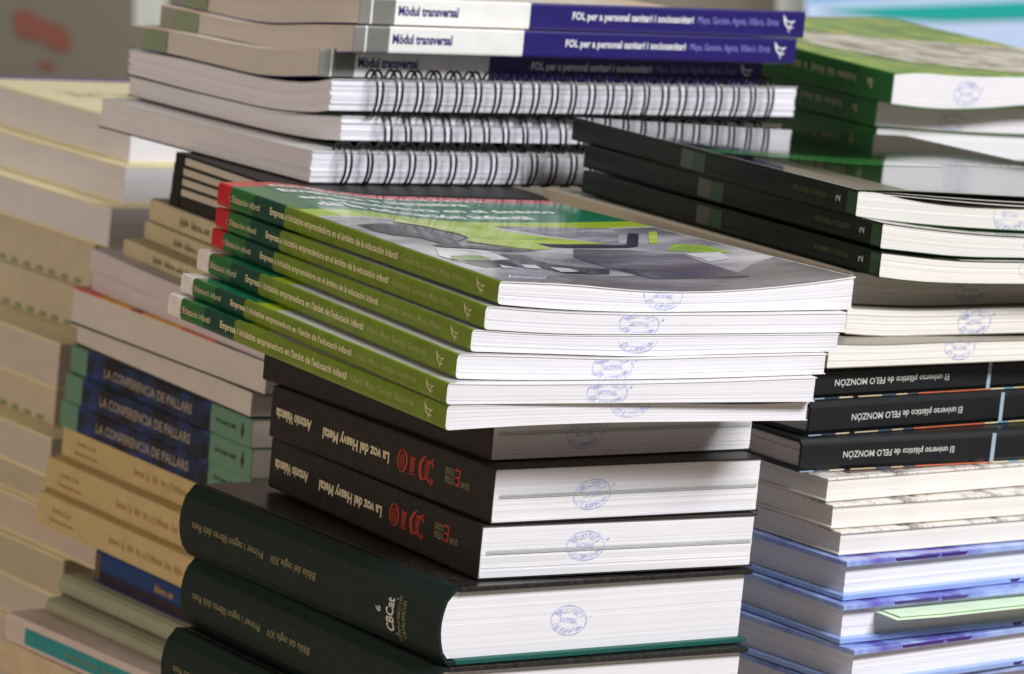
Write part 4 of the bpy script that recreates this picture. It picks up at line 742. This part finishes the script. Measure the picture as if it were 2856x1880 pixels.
b = Book('J1', 'paperback_book', 'deep blue book with yellow lettering under the tan spines', 'book', None); JB = flat('deep_blue_spine', (16, 58, 116), 0.45, 0.4, 0.15); b.paperback(JB, JB, flat('wine_cover', (60, 22, 50), 0.5), PC); b.put('spine_lettering', 'L', scribble([7], 51), 0.066, 0.086, b.T * 0.52, b.T * 0.76, INK_YEL); b.rect('spine_band', 'L', 0.0062, b.Y - 0.001, 0.0014, b.T * 0.42, flat('dark_plum', (34, 16, 46), 0.5), 4); b.rect('spine_band', 'L', 0.0006, 0.006, 0.0015, b.T - 0.0015, flat('brown_band', (96, 76, 66), 0.5), 2)
KG = flat('grey_green_cloth', (164, 164, 140), 0.6, 0.3, 0.08); KW = flat('wine_cloth', (84, 30, 50), 0.6, 0.3, 0.1)
for i in range(2):
    b = Book('K%d' % (i + 1), 'hardcover_book', ['thin grey-green hardcover just under the deep blue book', 'thin grey-green hardcover above the teal-labelled book'][i], 'book', 'grey-green hardcovers in the left pile'); b.hardcover(KG, KG, KW, PC, bt=0.0016, bulge=0.0018)
LW = flat('pinkish_white_cover', (222, 204, 198), 0.4, 0.4, 0.1); TEAL = flat('teal_label', (40, 150, 156), 0.45)
for i, kk in enumerate(('L1', 'L2', 'L3', 'L4')):
    b = Book(kk, 'paperback_book', ['pinkish white book with a teal label on its spine, bottom left', 'cream book at the bottom left corner under the teal label', 'cream book below the bottom edge, low in the left pile', 'lowest cream book of the left pile, on the table'][i], 'book', 'pale books at the foot of the left pile'); b.paperback(LW if i == 0 else flat('cream_spine', (216, 196, 162), 0.55), LW, LW, PC)
    if i == 0: b.rect('label', 'L', 0.020, b.Y - 0.01, b.T * 0.16, b.T * 0.74, TEAL, 6, 0.0001); b.put('label_lettering', 'L', scribble([9, 5, 8], 61), 0.062, 0.15, b.T * 0.34, b.T * 0.56, INK_DGREEN, 0, 0.0003)

# ------------------------------------------------------------ M: cream books at the far left
MY = flat('yellow_cream_cover', (248, 236, 192), 0.5, 0.4, 0.06); MSP = flat('yellow_cream_spine', (208, 196, 170), 0.55, 0.3, 0.07); VIO = flat('violet_band', (110, 86, 170), 0.5)
ML = ['cream book with violet top band, topmost of the far left pile', 'cream-covered book, second in the far left pile', 'cream-covered book, third in the far left pile', 'cream-spined book with green dashes, fourth in the far left pile', 'cream-spined book with green and red dashes, fifth in the far left pile', 'cream book with pale front edge, sixth in the far left pile',
      'cream-spined book with green dashes beside the mint books', 'cream book, eighth in the far left pile', 'cream book, ninth in the far left pile', 'pinkish page block beside the deep blue book', 'cream book, eleventh in the far left pile', 'cream book near the bottom left, twelfth in the far left pile', 'cream book below the edge, thirteenth in the far left pile', 'lowest cream book of the far left pile, on the table']
for i in range(14):
    key = 'M%d' % (i + 1); sp_ = i in (3, 4, 6); b = Book(key, 'paperback_book', ML[i], 'book', 'cream books in the far left pile', spine='L' if sp_ else 'R')
    b.paperback(MSP if sp_ else MY, MY, MY, [PW, PW, PW, PC, PC, PC, PC, PC, paper('yellow_paper', (212, 200, 174)), paper('pink_paper', (226, 206, 190)), paper('yellow_paper', (212, 200, 174)), PC, PC, PC][i], tc=0.0011, r=0.0015, layer=0.0018, jit=0.0001); T = b.T
    if i == 0: b.rect('cover_band', 'T', 0.002, b.X - 0.001, b.Y - 0.014, b.Y - 0.001, VIO, 2); b.put('cover_lettering', 'T', scribble([3, 4, 3], 71), 0.03, 0.13, 0.13, 0.165, flat('faint_print', (196, 180, 130)))
    if sp_:
        for k in range(9): b.rect('spine_dash', 'L', 0.085 + 0.0165 * k, 0.085 + 0.0165 * k + 0.009, 0.0016, 0.0045, INK_DGREEN if k > 1 or i == 3 else flat('rust_dash', (176, 84, 44)), 1, 0.0001)
